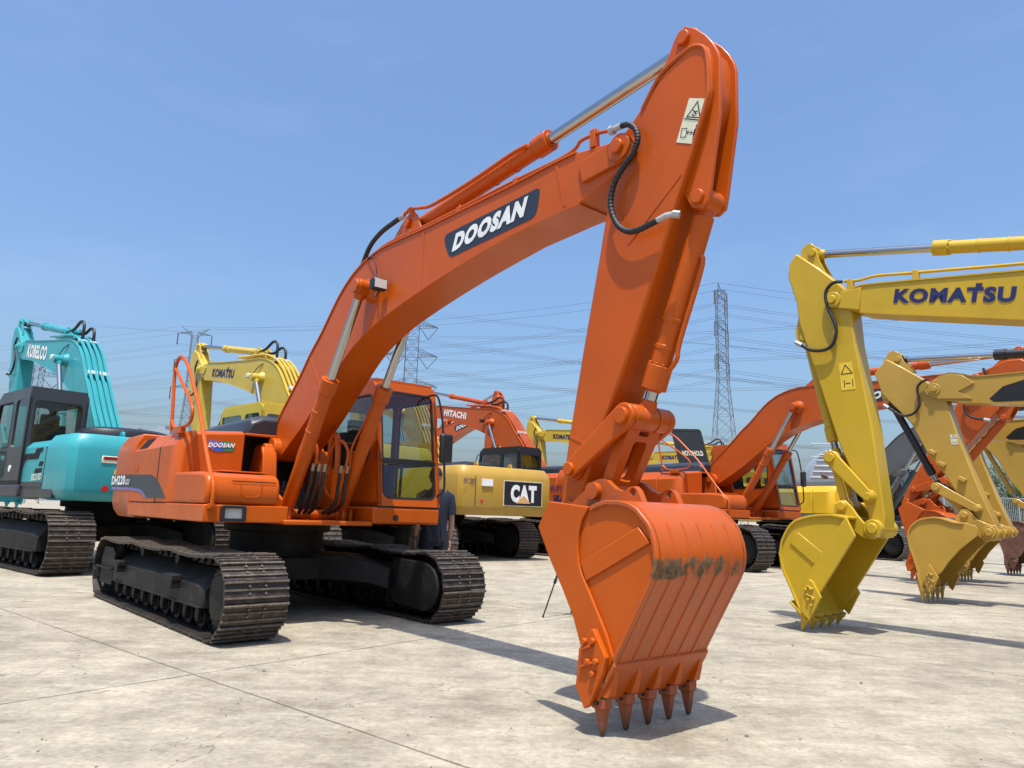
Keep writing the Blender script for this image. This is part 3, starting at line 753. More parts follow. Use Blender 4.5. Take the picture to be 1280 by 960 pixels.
        if detail:
            MB().box(1.4685, 1.4725, -1.12, -.66, 1.475, 1.486).box(.02, .021, -.1, -.0, 1.5, 1.51).build('lid_seam', 'black', ft)
            MB().tube([(1.474, -1.03, 1.47), (1.476, -1.02, 1.36), (1.476, -.98, 1.325), (1.476, -.86, 1.325), (1.476, -.82, 1.36), (1.474, -.81, 1.47)], .004, 6).build('latch_cable', paint_, ft)
            # louvre on the door top, lock
            lv = MB()
            for i in range(9):
                y0 = -1.355 + .0; f = i / 8
                za = 1.935 + .125 * f; ya = -1.352 + .088 * f
                lv.obox((-1.36, ya, za), Vector((1, 0, 0)), Vector((0, .58, .81)), Vector((0, -.81, .58)), .21, .004, .008)
            lv.build('louvre', 'black', so_)
            MB().box(-1.55, -1.42, -1.383, -1.374, 1.64, 1.74).build('door_lock', paint_, so_, bevel=.004)
            MB().box(-.425, -.405, -1.378, -1.37, 1.25, 1.9).build('door_seam', 'black', so_)
        # left side behind the cab
        profl = [(.62, 1.26), (1.375, 1.26), (1.375, 1.96), (1.28, 2.08), (.62, 2.12)]
        ld = MB().loft([[(x, y, z) for y, z in profl] for x in (-1.735, -.40)]).build('side_door', paint_, root, bevel=.02); HS.append(ld)
        for k in range(2):
            lv = MB()
            for i in range(12):
                lv.obox((-1.35 + i * .035 + k * .45, 1.379, 1.80 - .0), Vector((.85, 0, .5)).normalized(), Vector((0, 1, 0)), Vector((-.5, 0, .85)), .008, .004, .06)
            lv.build('louvre', 'black', ld)
        # engine hood
        hp = [(-.60, 2.10), (-.55, 2.27), (-.40, 2.35), (.35, 2.35), (.52, 2.27), (.58, 2.10)]
        hd = MB().loft([[(x, y * k, 2.1 + (z - 2.1) * k2) for y, z in hp] for x, k, k2 in ((-1.70, .96, .75), (-1.60, 1, .97), (-.2, 1, 1), (.16, 1, .97), (.22, .96, .75))])
        ho = hd.build('engine_hood', hood, root, bevel=.02); HS.append(ho)
        if hump:
            hm = MB().loft([[(-1.35 + .62 * cos(a_) * k, .15 + .75 * sin(a_) * k, z) for a_ in [2 * pi * i / 24 for i in range(24)]] for k, z in ((1, 2.1), (1, 2.28), (.93, 2.36), (.7, 2.41))])
            hm.build('hood_hump', 'black', ho)
        HS.append(MB().box(-1.66, -.32, -.60, .56, 1.3, 2.10).build('engine_bay_wall', 'black', root))
        HS.append(MB().box(.16, .235, -.60, .56, 2.075, 2.105).build('hood_trim', paint_, root, bevel=.006))
        if hz != 1 or hx != 1:
            for h_ in HS: h_.scale = (hx, 1, hz); h_.location.z = 1.05 * (1 - hz)
        if detail:
            ss = MB().box(.15, .62, -.16, .16, 1.10, 1.42).cyl((.3, -.1, 1.42), (.3, -.1, 1.55), .05, seg=12).cyl((.45, .08, 1.42), (.45, .08, 1.52), .05, seg=12)
            ss.build('valve_block', 'black', root, bevel=.01)
        # ---------- cab
        z0, z1 = 1.085, 2.80
        fx = lambda z: 1.50 - .24 * max(0, (z - 1.28)) / (2.8 - 1.28)
        x0 = -.36; yr, yl = .56, 1.42
        cb = MB()
        side_out = [(x0, 1.285), (fx(1.285), 1.285), (fx(1.9), 1.9), (fx(2.62), 2.62), (fx(2.70) - .015, 2.71), (fx(2.8) - .07, 2.79), (x0 + .12, 2.80), (x0 + .03, 2.76), (x0, 2.66)]
        hr = rnd(.0, 1.22, 1.76, 2.64, [.10, .22, .12, .08]); hr = [(min(a_, fx(b_) - .10), b_) for a_, b_ in hr]
        cb.panel(side_out, [hr], lambda a_, b_, d_: (a_, yr + d_, b_), .045)
        hl1 = [(min(a_, fx(b_) - .08), b_) for a_, b_ in rnd(.42, 1.40, 1.86, 2.64, [.05, .05, .12, .08])]
        hl2 = [(min(a_, fx(b_) - .08), b_) for a_, b_ in rnd(.42, 1.42, 1.36, 1.82, [.10, .10, .05, .05])]
        hl3 = rnd(x0 + .10, .30, 1.86, 2.64, .08)
        cb.panel(side_out, [hl1, hl2, hl3], lambda a_, b_, d_: (a_, yl - d_, b_), .045)
        hf1 = rnd(yr + .055, yl - .055, 1.83, 2.69, [.045, .045, .09, .09]); hf2 = rnd(yr + .055, yl - .055, 1.37, 1.80, [.10, .10, .045, .045])
        cb.panel(rnd(yr + .0, yl, 1.285, 2.79, [.02, .02, .07, .07]), [hf1, hf2], lambda a_, b_, d_: (fx(b_) - d_, a_, b_), .04)
        hb = rnd(yr + .08, yl - .08, 1.90, 2.62, .07)
        cb.panel(rnd(yr, yl, 1.285, 2.79, [.02, .02, .07, .07]), [hb], lambda a_, b_, d_: (x0 + d_, a_, b_), .04)
        cb.box(x0 + .04, fx(2.8) - .06, yr + .02, yl - .02, 2.765, 2.835)
        cb.box(x0, 1.49, yr, yl, 1.285, 1.33)
        cbo = cb.build('cab', cab, root, bevel=.028 if detail else .05, seg=3)
        MB().box(x0, 1.495, yr - .06, yl, 1.075, 1.27).build('cab_skirt', frame if frame != 'black' else 'black', root, bevel=.03, seg=3)
        MB().box(x0 + .02, 1.48, yr, yl - .02, 1.268, 1.287).build('cab_mount', 'black', cbo)
        gl = 'glass' if detail or shoes else 'glassd'
        def pane(loop, fn, name_):
            mb = MB(); tr3 = tessellate_polygon([[Vector((a_, b_, 0)) for a_, b_ in loop]]); mb.add([fn(a_, b_, 0) for a_, b_ in loop], [tuple(t_) for t_ in tr3]); return mb.build(name_, gl, cbo, smooth=0)
        pane(hr, lambda a_, b_, d_: (a_, yr + .02 + d_, b_), 'side_window')
        for h in (hl1, hl2, hl3): pane(h, lambda a_, b_, d_: (a_, yl - .02 - d_, b_), 'door_window')
        pane(hf1, lambda a_, b_, d_: (fx(b_) - .012 - d_, a_, b_), 'windscreen')
        pane(hf2, lambda a_, b_, d_: (fx(b_) - .012 - d_, a_, b_), 'lower_windscreen')
        pane(hb, lambda a_, b_, d_: (x0 + .012 + d_, a_, b_), 'rear_window')
        if detail or shoes:
            def seal(loop, fn, k=.022):
                cx_ = sum(p[0] for p in loop) / len(loop); cy_ = sum(p[1] for p in loop) / len(loop)
                inner = []
                n_ = len(loop)
                for i in range(n_):
                    a_, b_, c_ = Vector(loop[i - 1]), Vector(loop[i]), Vector(loop[(i + 1) % n_])
                    d_ = (c_ - a_); d_ = d_.normalized() if d_.length > 1e-6 else Vector((1, 0)); inner.append(tuple(b_ + Vector((-d_.y, d_.x)) * k))
                MB().panel(loop, [inner], fn, .008).build('window_seal', 'rubber', cbo, smooth=0)
            seal(hr, lambda a_, b_, d_: (a_, yr - .004 + d_, b_)); seal(hf1, lambda a_, b_, d_: (fx(b_) + .004 - d_, a_, b_)); seal(hf2, lambda a_, b_, d_: (fx(b_) + .004 - d_, a_, b_))
            seal(hl1, lambda a_, b_, d_: (a_, yl + .004 - d_, b_)); seal(hl2, lambda a_, b_, d_: (a_, yl + .004 - d_, b_)); seal(hb, lambda a_, b_, d_: (x0 - .004 + d_, a_, b_))
            MB().box(1.40, 1.425, yr + .05, yl - .05, 1.795, 1.835).build('windscreen_bar', 'black', cbo)
        st = MB().box(.05, .50, yr + .22, yl - .22, 1.52, 1.62)
        st.loft([[(x, y, z) for x, y in ((-.05 - q, yr + .2), (.10 - q, yr + .2), (.10 - q, yl - .2), (-.05 - q, yl - .2))] for z, q in ((1.58, -.05), (1.95, 0), (2.22, .04), (2.26, .05))])
        st.box(-.03, .07, yr + .29, yl - .29, 2.25, 2.44); st.box(.05, .45, yr + .14, yr + .20, 1.70, 1.76); st.box(.05, .45, yl - .20, yl - .14, 1.70, 1.76)
        st.build('seat', 'seat', cbo, bevel=.03)
        cn = MB().box(1.05, 1.22, yr + .08, yr + .16, 1.33, 1.80).box(.2, .6, yr + .06, yr + .16, 1.33, 1.75).cyl((1.0, yl - .45, 1.33), (1.02, yl - .45, 1.80), .02, seg=8).cyl((1.1, yl - .35, 1.33), (1.12, yl - .35, 1.80), .02, seg=8)
        cn.build('console', 'black', cbo, bevel=.01)
        # mirror on the left front pillar
        mr_ = MB().tube(smooth_path([(1.28, 1.26, 2.66), (1.44, 1.28, 2.68), (1.52, 1.31, 2.62), (1.56, 1.36, 2.30), (1.58, 1.40, 1.75), (1.56, 1.42, 1.50), (1.47, 1.38, 1.42)], 5), .014, 8)
        mro = mr_.build('mirror_bracket', 'black', root)
        MB().box(1.56, 1.63, 1.31, 1.49, 1.83, 2.19).build('mirror', 'black', mro, bevel=.03)
        if detail or rail:
            # grab rail at the front right corner
            v = -1.31
            p1 = [(-.30, v, 2.10), (-.317, v, 2.27), (-.43, v, 2.80), (-.40, v, 2.93), (-.29, v, 3.0), (-.17, v, 2.99), (-.03, v, 2.93), (.19, v, 2.784), (.727, v, 2.289), (1.055, v, 1.898), (1.346, v, 1.571), (1.50, v, 1.42), (1.51, v, 1.22)]
            r_ = MB().tube(smooth_path(p1, 4), .021, 10)
            r_.tube(smooth_path([(-.41, v, 2.88), (-.25, v, 2.78), (.142, v, 2.543), (.44, v, 2.34), (.50, v, 2.23), (.44, v, 2.14), (.217, v, 2.112), (-.14, v, 2.12), (-.29, v, 2.22)], 4), .019, 10)
            r_.box(-.06, .20, v - .03, v + .03, 2.04, 2.115)
            r_.box(1.46, 1.52, v - .03, v + .03, 1.20, 1.25)
            r_.build('grab_rail', paint_, root)
        if detail:
            lm = MB().panel(rnd(-1.21, -.96, 1.075, 1.235, .03), [rnd(-1.175, -.995, 1.105, 1.205, .012)], lambda a_, b_, d_: (1.462 + d_, a_, b_), .05)
            lmo = lm.build('work_lamp', 'black', root, bevel=.006)
            MB().box(1.464, 1.485, -1.18, -.99, 1.10, 1.21).build('lamp_lens', 'lens', lmo)
            MB().cyl((1.49, .80, 1.15), (1.505, .80, 1.15), .035, seg=16).build('skirt_grommet', 'black', root)
            MB().box(-.2, -.05, .6, .8, 2.835, 2.875).build('roof_vent', 'black', cbo, bevel=.02)
    # ---------- boom
    def dense(L, a_, b_):
        mid = [(q.x, q.y) for q in smooth_path([(p[0], p[1], 0) for p in L[a_:b_]], 3)]
        return L[:a_] + mid + L[b_:]
    bt0 = G['BT']; bt_n = len(bt0) - (5 if G is CANON else 3)
    bt = [BM(p) for p in dense(bt0, 0, bt_n)]; bb = [BM(p) for p in dense(G['BB'], 4, len(G['BB']) - 2)]
    xF = BM(F)
    def wf0(p):     # half width along boom
        t = min(1, max(0, hypot(p[0] - xF[0], p[1] - xF[1]) / 5.8)); return OFF + .025 - .045 * t
    poly = bt + bb; n_ = len(poly)
    area = sum(poly[i][0] * poly[(i + 1) % n_][1] - poly[(i + 1) % n_][0] * poly[i][1] for i in range(n_))
    bo_ = MB()
    bo_.v = [(p[0], -wf0(p), p[1]) for p in poly] + [(p[0], wf0(p), p[1]) for p in poly]
    bo_.f = [tuple(range(n_)), tuple(reversed(range(n_, 2 * n_)))] + [(i, i + n_, (i + 1) % n_ + n_, (i + 1) % n_) for i in range(n_)]
    bo = bo_.build('boom', boomp, root, bevel=.010, smooth=28)
    def flange(line, out, name_):
        mb = MB(); rg = []
        for i, p in enumerate(line):
            a_, c_ = Vector(line[max(i - 1, 0)]), Vector(line[min(i + 1, len(line) - 1)]); d_ = (c_ - a_).normalized(); nn = Vector((-d_.y, d_.x)) * out
            ww = wf0(p) + .012; q = Vector(p) + nn * .012; q2 = Vector(p) - nn * .006
            rg.append([(q2.x, -ww, q2.y), (q2.x, ww, q2.y), (q.x, ww, q.y), (q.x, -ww, q.y)])
        mb.loft(rg); return mb.build(name_, boomp, bo, smooth=28)
    flange(bt[:-5] if G is CANON else bt[:-2], 1, 'top_plate'); flange(bb[2:-2], 1, 'bottom_plate')
    Eb, Tb, Fb = BM(G['E']), BM(G['T']), BM(F)
    wT = wf0(Tb)
    bs = MB(); pin(bs, Fb, -.30, .30, .14); bs.build('foot_boss', boomp, bo, bevel=.008)
    bs = MB(); bs.cyl((Eb[0], -OFF - .09, Eb[1]), (Eb[0], -OFF + .02, Eb[1]), .10, .16, seg=28); bs.cyl((Eb[0], OFF + .09, Eb[1]), (Eb[0], OFF - .02, Eb[1]), .10, .16, seg=28); pin(bs, Eb, -.43, .43, .075)
    bs.build('cylinder_boss', boomp, bo, bevel=.008)
    bs = MB(); bs.prism([BM(p) for p in G['REINF']], -wT - .028, wT + .028); pin(bs, Tb, -wT - .045, wT + .045, .10); pin(bs, Tb, -wT - .075, wT + .075, .050)
    bs.build('tip_boss', boomp, bo, bevel=.008)
    A0 = BM(G['A0'])
    i0 = min(range(len(bt)), key=lambda i: abs(bt[i][0] - A0[0])); zb = bt[i0][1]
    br = MB()
    for y in (-.12, .09): br.prism([(A0[0] - .42, bt[max(i0 - 2, 0)][1] + .0), (A0[0] + .30, zb - .02), (A0[0] + .12, A0[1] + .07), (A0[0], A0[1] + .11), (A0[0] - .10, A0[1] + .07)], y, y + .03)
    pin(br, A0, -.16, .16, .05)
    br.build('arm_cylinder_bracket', boomp, bo, bevel=.006)
    if detail:
        # welds across the boom sides, clamps and lube pipes, hoses
        for (xa, za), (xb, zb_), wd in (((3.36, 3.87), (3.36, 3.30), .035), ((5.20, 3.87), (5.30, 3.50), .03), ((1.02, 2.98), (1.42, 2.52), .012)):
            u_ = Vector((xb - xa, zb_ - za)); u_.normalize(); q = Vector((u_.y, -u_.x)) * wd / 2
            for sgn in (-1, 1):
                y = sgn * (wf0((xa, za)) + .002)
                MB().prism([(xa + q.x, za + q.y), (xb + q.x, zb_ + q.y), (xb - q.x, zb_ - q.y), (xa - q.x, za - q.y)], y - .003, y + .003).build('weld_strip', paint_, bo)
        for y in (-.155, .155):
            pts = [(2.05, y, 3.87), (2.5, y, 3.965), (2.9, y, 3.97), (3.4, y, 3.95), (4.6, y, 3.94), (5.2, y, 3.925), (5.378, y, 3.943), (5.43, y, 3.98), (5.52, y, 3.983), (5.652, y, 3.964), (5.78, y, 3.925)] if y < 0 else [(2.05, y, 3.87), (2.5, y, 3.965), (4.6, y, 3.94)]
            MB().tube(smooth_path(pts, 4), .014, 8).build('steel_pipe', paint_, bo)
        for x, z in ((3.05, 3.93), (3.9, 3.91), (4.7, 3.90), (5.575, 3.90)):
            MB().box(x - .025, x + .025, -.18, -.12, z - .03, z + .045 + (.065 if x > 5.5 else 0)).cyl((x, -.15, z + .03), (x, -.15, z + .07 + (.06 if x > 5.5 else 0)), .014, seg=6).build('pipe_clamp', paint_, bo, bevel=.004)
        MB().tube(smooth_path([(1.98, -.13, 3.80), (2.16, -.13, 4.05), (2.40, -.13, 4.16), (2.72, -.13, 4.20), (2.84, -.13, 4.21)], 6), .026, 10).build('rubber_hose', 'rubber', bo)
        MB().tube(smooth_path([(2.83, -.13, 4.21), (3.0, -.13, 4.235), (3.2, -.125, 4.19), (3.4, -.115, 4.165), (4.0, -.11, 4.19), (4.55, -.11, 4.235), (4.74, -.09, 4.25)], 5), .018, 8).cyl((3.02, -.16, 4.24), (3.02, -.05, 4.12), .03, seg=10).build('steel_pipe', paint_, bo)
        MB().cyl((2.80, -.13, 4.207), (2.88, -.13, 4.215), .030, seg=10).build('hose_fitting', 'galv', bo)
        # work light on the elbow with its cable
        wlg = MB().box(2.70, 2.80, -.385, -.225, 3.40, 3.52)
        wo = wlg.build('work_light', 'black', bo, bevel=.02); 
        MB().box(2.797, 2.806, -.370, -.240, 3.415, 3.505).build('lamp_lens', 'lens', wo)
        MB().tube(smooth_path([(2.28, -.20, 3.88), (2.42, -.225, 3.86), (2.52, -.225, 3.74), (2.56, -.225, 3.60), (2.68, -.27, 3.50)], 5), .007, 6).tube(smooth_path([(2.72, -.28, 3.41), (2.69, -.28, 3.36), (2.63, -.27, 3.38), (2.62, -.23, 3.45)], 5), .006, 6).build('cable', 'rubber', bo)
        MB().tube(smooth_path([(2.03, -.1, 3.80), (1.98, -.1, 3.86), (2.03, -.1, 3.91), (2.10, -.1, 3.86)], 5), .008, 6).cyl((1.30, -.1, 3.25), (1.27, -.1, 3.29), .025, seg=8).build('cable_ring', 'galv', bo)
        # hose bundle at the boom foot
        for k, (x, y) in enumerate(((1.15, -.22), (1.15, -.15), (1.18, -.08), (1.15, .12), (1.17, .20))):
            top = (1.30 + .02 * k, y, 1.62)
            MB().tube(smooth_path([(1.36, y, 1.66), (1.33, y, 1.50), (1.20 + .02 * k, y, 1.28), (.95, y * .8, 1.17), (.55, y * .5, 1.22), (.3, y * .4, 1.4)], 6), .022, 8).build('rubber_hose', 'rubber', root)
            MB().cyl((1.355, y, 1.64), (1.375, y, 1.72), .024, seg=8).build('hose_fitting', 'brass', root)
        for y in (-.20, .18):
            MB().tube(smooth_path([(1.37, y, 1.70), (1.40, y, 1.88), (1.34, y - .05, 2.0), (1.22, y - .08, 1.98), (1.10, y - .09, 1.80), (1.02, y - .09, 1.5)], 6), .018, 8).tube(smooth_path([(1.37, y + .05, 1.70), (1.40, y * 1.2, 1.90), (1.46, y * 1.35, 2.05), (1.58, y * 1.45, 2.20), (1.66, y * 1.5, 2.34)], 5), .013, 8).build('steel_pipe', paint_, root)
        MB().tube(smooth_path([(1.06, .12, 1.62), (1.08, .12, 2.0), (1.14, .12, 2.08), (1.22, .12, 2.06), (1.26, .12, 1.9), (1.27, .12, 1.64)], 6), .035, 10).build('steel_pipe', paint_, root)
    CB = G['CB']
    for y, nm in ((-.33, -1), (.33, 1)):
        hyd('boom_cylinder', CB, Eb, .615, .078, .046, cm, root, y, collar=1.25, pipe=-1 if detail else 0)
    P_ = AR(G['P'])
    hyd('arm_cylinder', A0, P_, .585, .075, .048, cm, root, 0, collar=1.2, pipe=0)
    # ---------- arm
    w2 = OFF * .79
    am = MB().prism([AR(p) for p in G['ARM']], -w2, w2)
    ao = am.build('arm', paint_, root, bevel=.018, smooth=28)
    er = MB()
    for y in (-.105, .075): er.prism([AR(p) for p in G['EAR']], y, y + .03)
    pin(er, P_, -.135, .135, .050)
    er.build('arm_lug', paint_, ao, bevel=.006)
    er = MB()
    if G['CEAR']:
        for y in (-.105, .075): er.prism([AR(p) for p in G['CEAR']], y, y + .03)
    pin(er, AR(G['B']), -.130, .130, .046)
    er.build('bucket_cylinder_pin', paint_, ao, bevel=.006)
    # edge plates of the arm box
    L_, Q_, K_, H_, B_ = AR(G['L']), AR(G['Q']), BK(G['K']), AR(Hh), AR(G['B'])
    if G is not CANON: Q_ = AR(G['Q'])
    ab = MB(); pin(ab, L_, -w2 - .03, w2 + .03, .075); pin(ab, L_, -w2 - .095, w2 + .095, .045)
    pin(ab, H_, -.185 if G is CANON else -.25, .185 if G is CANON else .25, .075 if G is CANON else .10)
    ab.build('arm_boss', paint_, ao, bevel=.006)
    if detail:
        for (xa, za), (xb, zb_) in (((6.37, 3.42), (5.90, 3.05)), ((5.372, 1.78), (5.56, 1.70))):
            u_ = Vector((xb - xa, zb_ - za)); u_.normalize(); q = Vector((u_.y, -u_.x)) * .009
            for y in (-w2 - .001, w2 + .001): MB().prism([(xa + q.x, za + q.y), (xb + q.x, zb_ + q.y), (xb - q.x, zb_ - q.y), (xa - q.x, za - q.y)], y - .003, y + .003).build('weld_strip', paint_, ao)
        # raised edge bead following the upper outline
        bead = [(6.02, 3.98), (6.14, 4.13), (6.21, 4.18), (6.31, 4.215), (6.42, 4.235), (6.48, 4.22), (6.525, 4.18), (6.545, 4.10), (6.55, 3.90), (6.53, 3.80), (6.41, 3.50), (6.27, 3.17)]
        for y in (-w2, w2): MB().tube(smooth_path([(x, y, z) for x, z in bead], 4), .014, 8).build('edge_bead', paint_, ao)
        yh = -w2 - .065
        yh = -w2 - .06
        hp_ = [(5.881, 3.892), (5.945, 3.878), (6.001, 3.83), (6.03, 3.761), (6.02, 3.699), (5.977, 3.633), (5.895, 3.571), (5.825, 3.493), (5.793, 3.4), (5.794, 3.317), (5.827, 3.224), (5.884, 3.146), (5.959, 3.099), (6.043, 3.088), (6.137, 3.099), (6.194, 3.105)]
        sp_ = smooth_path([(x, yh, z) for x, z in hp_], 12)
        MB().tube(sp_, .022, 12, rf=lambda i: .0215 if (i // 2) % 2 else .0190).build('corrugated_hose', 'rubber', ao)
        MB().tube([(6.185, yh, 3.104), (6.26, yh, 3.116), (6.33, yh + .01, 3.11)], .019, 10).cyl((6.31, yh, 3.112), (6.35, yh + .02, 3.10), .024, seg=6).build('hose_fitting', 'galv', ao)
        MB().cyl((5.79, yh + .01, 3.905), (5.89, yh, 3.892), .022, seg=10).cyl((5.775, yh + .01, 3.905), (5.81, yh + .01, 3.902), .034, seg=8).build('hose_fitting', 'galv', bo)
    bcyl = hyd('bucket_cylinder', B_, Q_, .86, .068 if G is CANON else .06, .042, cm, root, 0, collar=1.22, pipe=-1 if detail else 0)
    # side links and H link
    lk = MB()
    for y in (-w2 - .07, w2 + .025): lk.prism(capsule(L_, Q_, .062, .085), y, y + .045)
    lko = lk.build('guide_link', paint_, root, bevel=.010)
    pk = MB(); pin(pk, Q_, -w2 - .10, w2 + .10, .055); pin(pk, Q_, -w2 - .02, -.07, .085); pin(pk, Q_, .07, w2 + .02, .085); pk.build('link_pin', paint_, lko, bevel=.006)
    d_ = Vector((Q_[0] - K_[0], Q_[1] - K_[1])); ln = d_.length; d_.normalize(); nn = Vector((-d_.y, d_.x))
    fn = lambda a_, b_, t_: (K_[0] + d_.x * b_ + nn.x * (t_ - .04), a_, K_[1] + d_.y * b_ + nn.y * (t_ - .04))
    hl = MB().panel([(-.13, 0), (.13, 0), (.165, ln), (-.165, ln)], [rnd(-.065, .065, .09, ln - .15, .03), rnd(-.05, .05, ln - .11, ln - .075, .014)], fn, .08)
    pin(hl, K_, -.13, .13, .075)
    hl.build('bucket_link', paint_, root, bevel=.010)
    # ---------- bucket
    if bucket:
        bw = G['bw']; mat = 'bucket' if worn else bkp
        bp_ = [BK(p) for p in G['BKT']]; i0, i1 = G['ARC']; arc = bp_[i0:i1 + 1]
        off = []
        for i, p in enumerate(arc):
            a_, c_ = Vector(arc[max(i - 1, 0)]), Vector(arc[min(i + 1, len(arc) - 1)]); dd = (c_ - a_).normalized(); nv = Vector((dd.y, -dd.x)); off.append(tuple(Vector(p) + nv * .028))
        shell = MB(); k = len(arc)
        vs = [(p[0], y, p[1]) for y in (-bw - .022, bw + .022) for p in arc + off[::-1]]
        m_ = 2 * k
        fs = [(i, i + 1, m_ + i + 1, m_ + i) for i in range(m_ - 1)] + [(m_ - 1, 0, m_, 2 * m_ - 1)]
        fs += [(i, i + 1, m_ - 2 - i, m_ - 1 - i) for i in range(k - 1)] + [(m_ + i, m_ + i + 1, 2 * m_ - 2 - i, 2 * m_ - 1 - i) for i in range(k - 1)]
        shell.add(vs, fs)
        bk = shell.build('bucket', mat, root, bevel=.006, smooth=40)
        sdp = MB(); sdp.prism(bp_, -bw, -bw + .022); sdp.prism(bp_, bw - .022, bw)
        if G['LEAD']:
            ld_ = [BK(p) for p in G['LEAD']]; sdp.prism(ld_, -bw - .022, -bw - .001); sdp.prism(ld_, bw + .001, bw + .022)
            ba = [BK(p) for p in G['BAR']]; sdp.prism(ba, -bw - .014, -bw - .001); sdp.prism(ba, bw + .001, bw + .014)
        sdp.build('side_plate', bkp, bk, bevel=.006)
        er = MB(); be = [BK(p) for p in G['BEAR']]
        for y in (-.205, .155): 
            if G['HOLE']:
                hc = BK(G['HOLE']); er.panel(be, [circle(hc[0], hc[1], .026, 14)], lambda a_, b_, t_, y=y: (a_, y + t_, b_), .05)
            else: er.prism(be, y, y + .05)
        pin(er, K_, -.25, .25, .055)
        if G is not CANON: pin(er, H_, -.27, .27, .062)
        if G['HOLE']: pass
        er.build('bucket_lug', mat, bk, bevel=.012)
        lip = BK(G['LIP']); nA = len(arc); p1 = Vector(arc[-1]); p0 = Vector(arc[-2]); dd = (p0 - p1).normalized(); nv = Vector((dd.y, -dd.x))
        if nv.x < 0 and G is CANON: nv = -nv
        tc_ = BK(TC(G)); nv = (Vector(tc_) - p1); nv = nv - dd * nv.dot(dd); nv = -nv.normalized()
        lp = MB().prism([tuple(p1 + dd * .245), tuple(p1 + dd * .235 + nv * .016), tuple(p1 - dd * .012 + nv * .016), tuple(p1 - dd * .02), tuple(p1 + dd * .0 - nv * .02)], -bw - .026, bw + .026)
        lp.build('cutting_edge', mat, bk, bevel=.004)
        if worn:      # weld lines down the back wall
            for y in (-.28, -.14, 0, .14, .28):
                rg = []
                for i, p in enumerate(arc[6:]):
                    a_, c_ = Vector(arc[6:][max(i - 1, 0)]), Vector(arc[6:][min(i + 1, len(arc[6:]) - 1)]); q = (c_ - a_).normalized(); o_ = Vector((-q.y, q.x))
                    if o_.dot(Vector(p) - Vector((6.03, .93))) < 0: o_ = -o_
                    q1 = Vector(p) + o_ * .007; q0 = Vector(p) - o_ * .004
                    rg.append([(q0.x, y - .010, q0.y), (q0.x, y + .010, q0.y), (q1.x, y + .006, q1.y), (q1.x, y - .006, q1.y)])
                MB().loft(rg).build('weld_bead', mat, bk)
        # side cutters
        cu_ = [BK(p) for p in G['CUT']]; cc_ = Vector((sum(p[0] for p in cu_) / len(cu_), sum(p[1] for p in cu_) / len(cu_)))
        for y in (-bw - .022, bw + .022):
            sg = 1 if y > 0 else -1
            c_ = MB().prism(cu_, y + sg * .001, y + sg * .040)
            for fx_, fz_ in ((-.035, .14), (.03, .15), (-.01, .03), (.055, .04), (.03, -.03)):
                q = Vector(rot2((cc_.x + fx_, cc_.y + fz_), cc_, tb + ta + tk)) if G is CANON else cc_ + Vector((fx_ * -.9, (fz_ - .06) * 1.0))
                c_.cyl((q.x, y, q.y), (q.x, y + sg * .065, q.y), .018, seg=8)
            for a1, a2 in (((-.06, .09), (.02, .12)), ((-.07, -.01), (.03, .03))):
                q1 = Vector(rot2((cc_.x + a1[0], cc_.y + a1[1]), cc_, tb + ta + tk)); q2 = Vector(rot2((cc_.x + a2[0], cc_.y + a2[1]), cc_, tb + ta + tk)); u_ = (q2 - q1).normalized(); q = Vector((-u_.y, u_.x)) * .007
                c_.prism([tuple(q1 + q), tuple(q2 + q), tuple(q2 - q), tuple(q1 - q)], y + sg * .04, y + sg * .06)
            c_.build('side_cutter', bkp, bk, bevel=.005)
        tip = BK(G['TIP'])
        lipc = Vector(arc[-1]); tdir = (Vector(tip) - lipc); tl = tdir.length; tdir.normalize(); tn = Vector((-tdir.y, tdir.x))
        if tn.dot(nv) < 0: tn = -tn
        for i in range(5):
            y = (i - 2) / 2 * (bw - .02)
            # adapter welded over the lip
            ad_ = MB()
            tp, b0 = lipc + dd * .21 + nv * .016, lipc + dd * .0 + nv * .018
            def sect(c, hn, hw, skew=0): return [(c.x - tn.x * hn, y - hw, c.y - tn.y * hn), (c.x - tn.x * hn, y + hw, c.y - tn.y * hn), (c.x + tn.x * hn, y + hw * .8, c.y + tn.y * hn), (c.x + tn.x * hn, y - hw * .8, c.y + tn.y * hn)]
            ad_.loft([sect(lipc + dd * .19 + nv * .010, .006, .020), sect(lipc + dd * .12 + nv * .022, .018, .028), sect(lipc + dd * .03 + nv * .024, .036, .040), sect(lipc - tdir * .012, .048, .046)])
            ad_.build('tooth_adapter', bkp, bk, bevel=.006)
            tt_ = MB(); s0 = lipc - tdir * .006
            tt_.loft([sect(s0, .046, .047), sect(s0 + tdir * .06, .043, .047), sect(s0 + tdir * tl * .30, .034, .034), sect(s0 + tdir * tl * .65, .022, .026), sect(s0 + tdir * tl * .95, .010, .019), sect(s0 + tdir * tl, .005, .014)])
            MB().loft([sect(s0 - tdir * .004, .0465, .0475), sect(s0 + tdir * .004, .0465, .0475)]).build('tooth_seam', 'black', bk)
            to = tt_.build('tooth', 'tooth' if worn else bkp, bk, bevel=.006)
            if worn:
                MB().cyl((s0.x + tdir.x * .03, y - .056, s0.y + tdir.y * .03), (s0.x + tdir.x * .03, y + .056, s0.y + tdir.y * .03), .012, seg=10).build('tooth_pin', 'black', bk)
    return dict(root=root, cw=cwo, door=ld, boom=bo, BM=BM, AR=AR, BK=BK, wf=wf0, arm=ao, w2=w2)

def TC(G):
    n = len(G['BKT']); return (sum(p[0] for p in G['BKT']) / n, sum(p[1] for p in G['BKT']) / n)

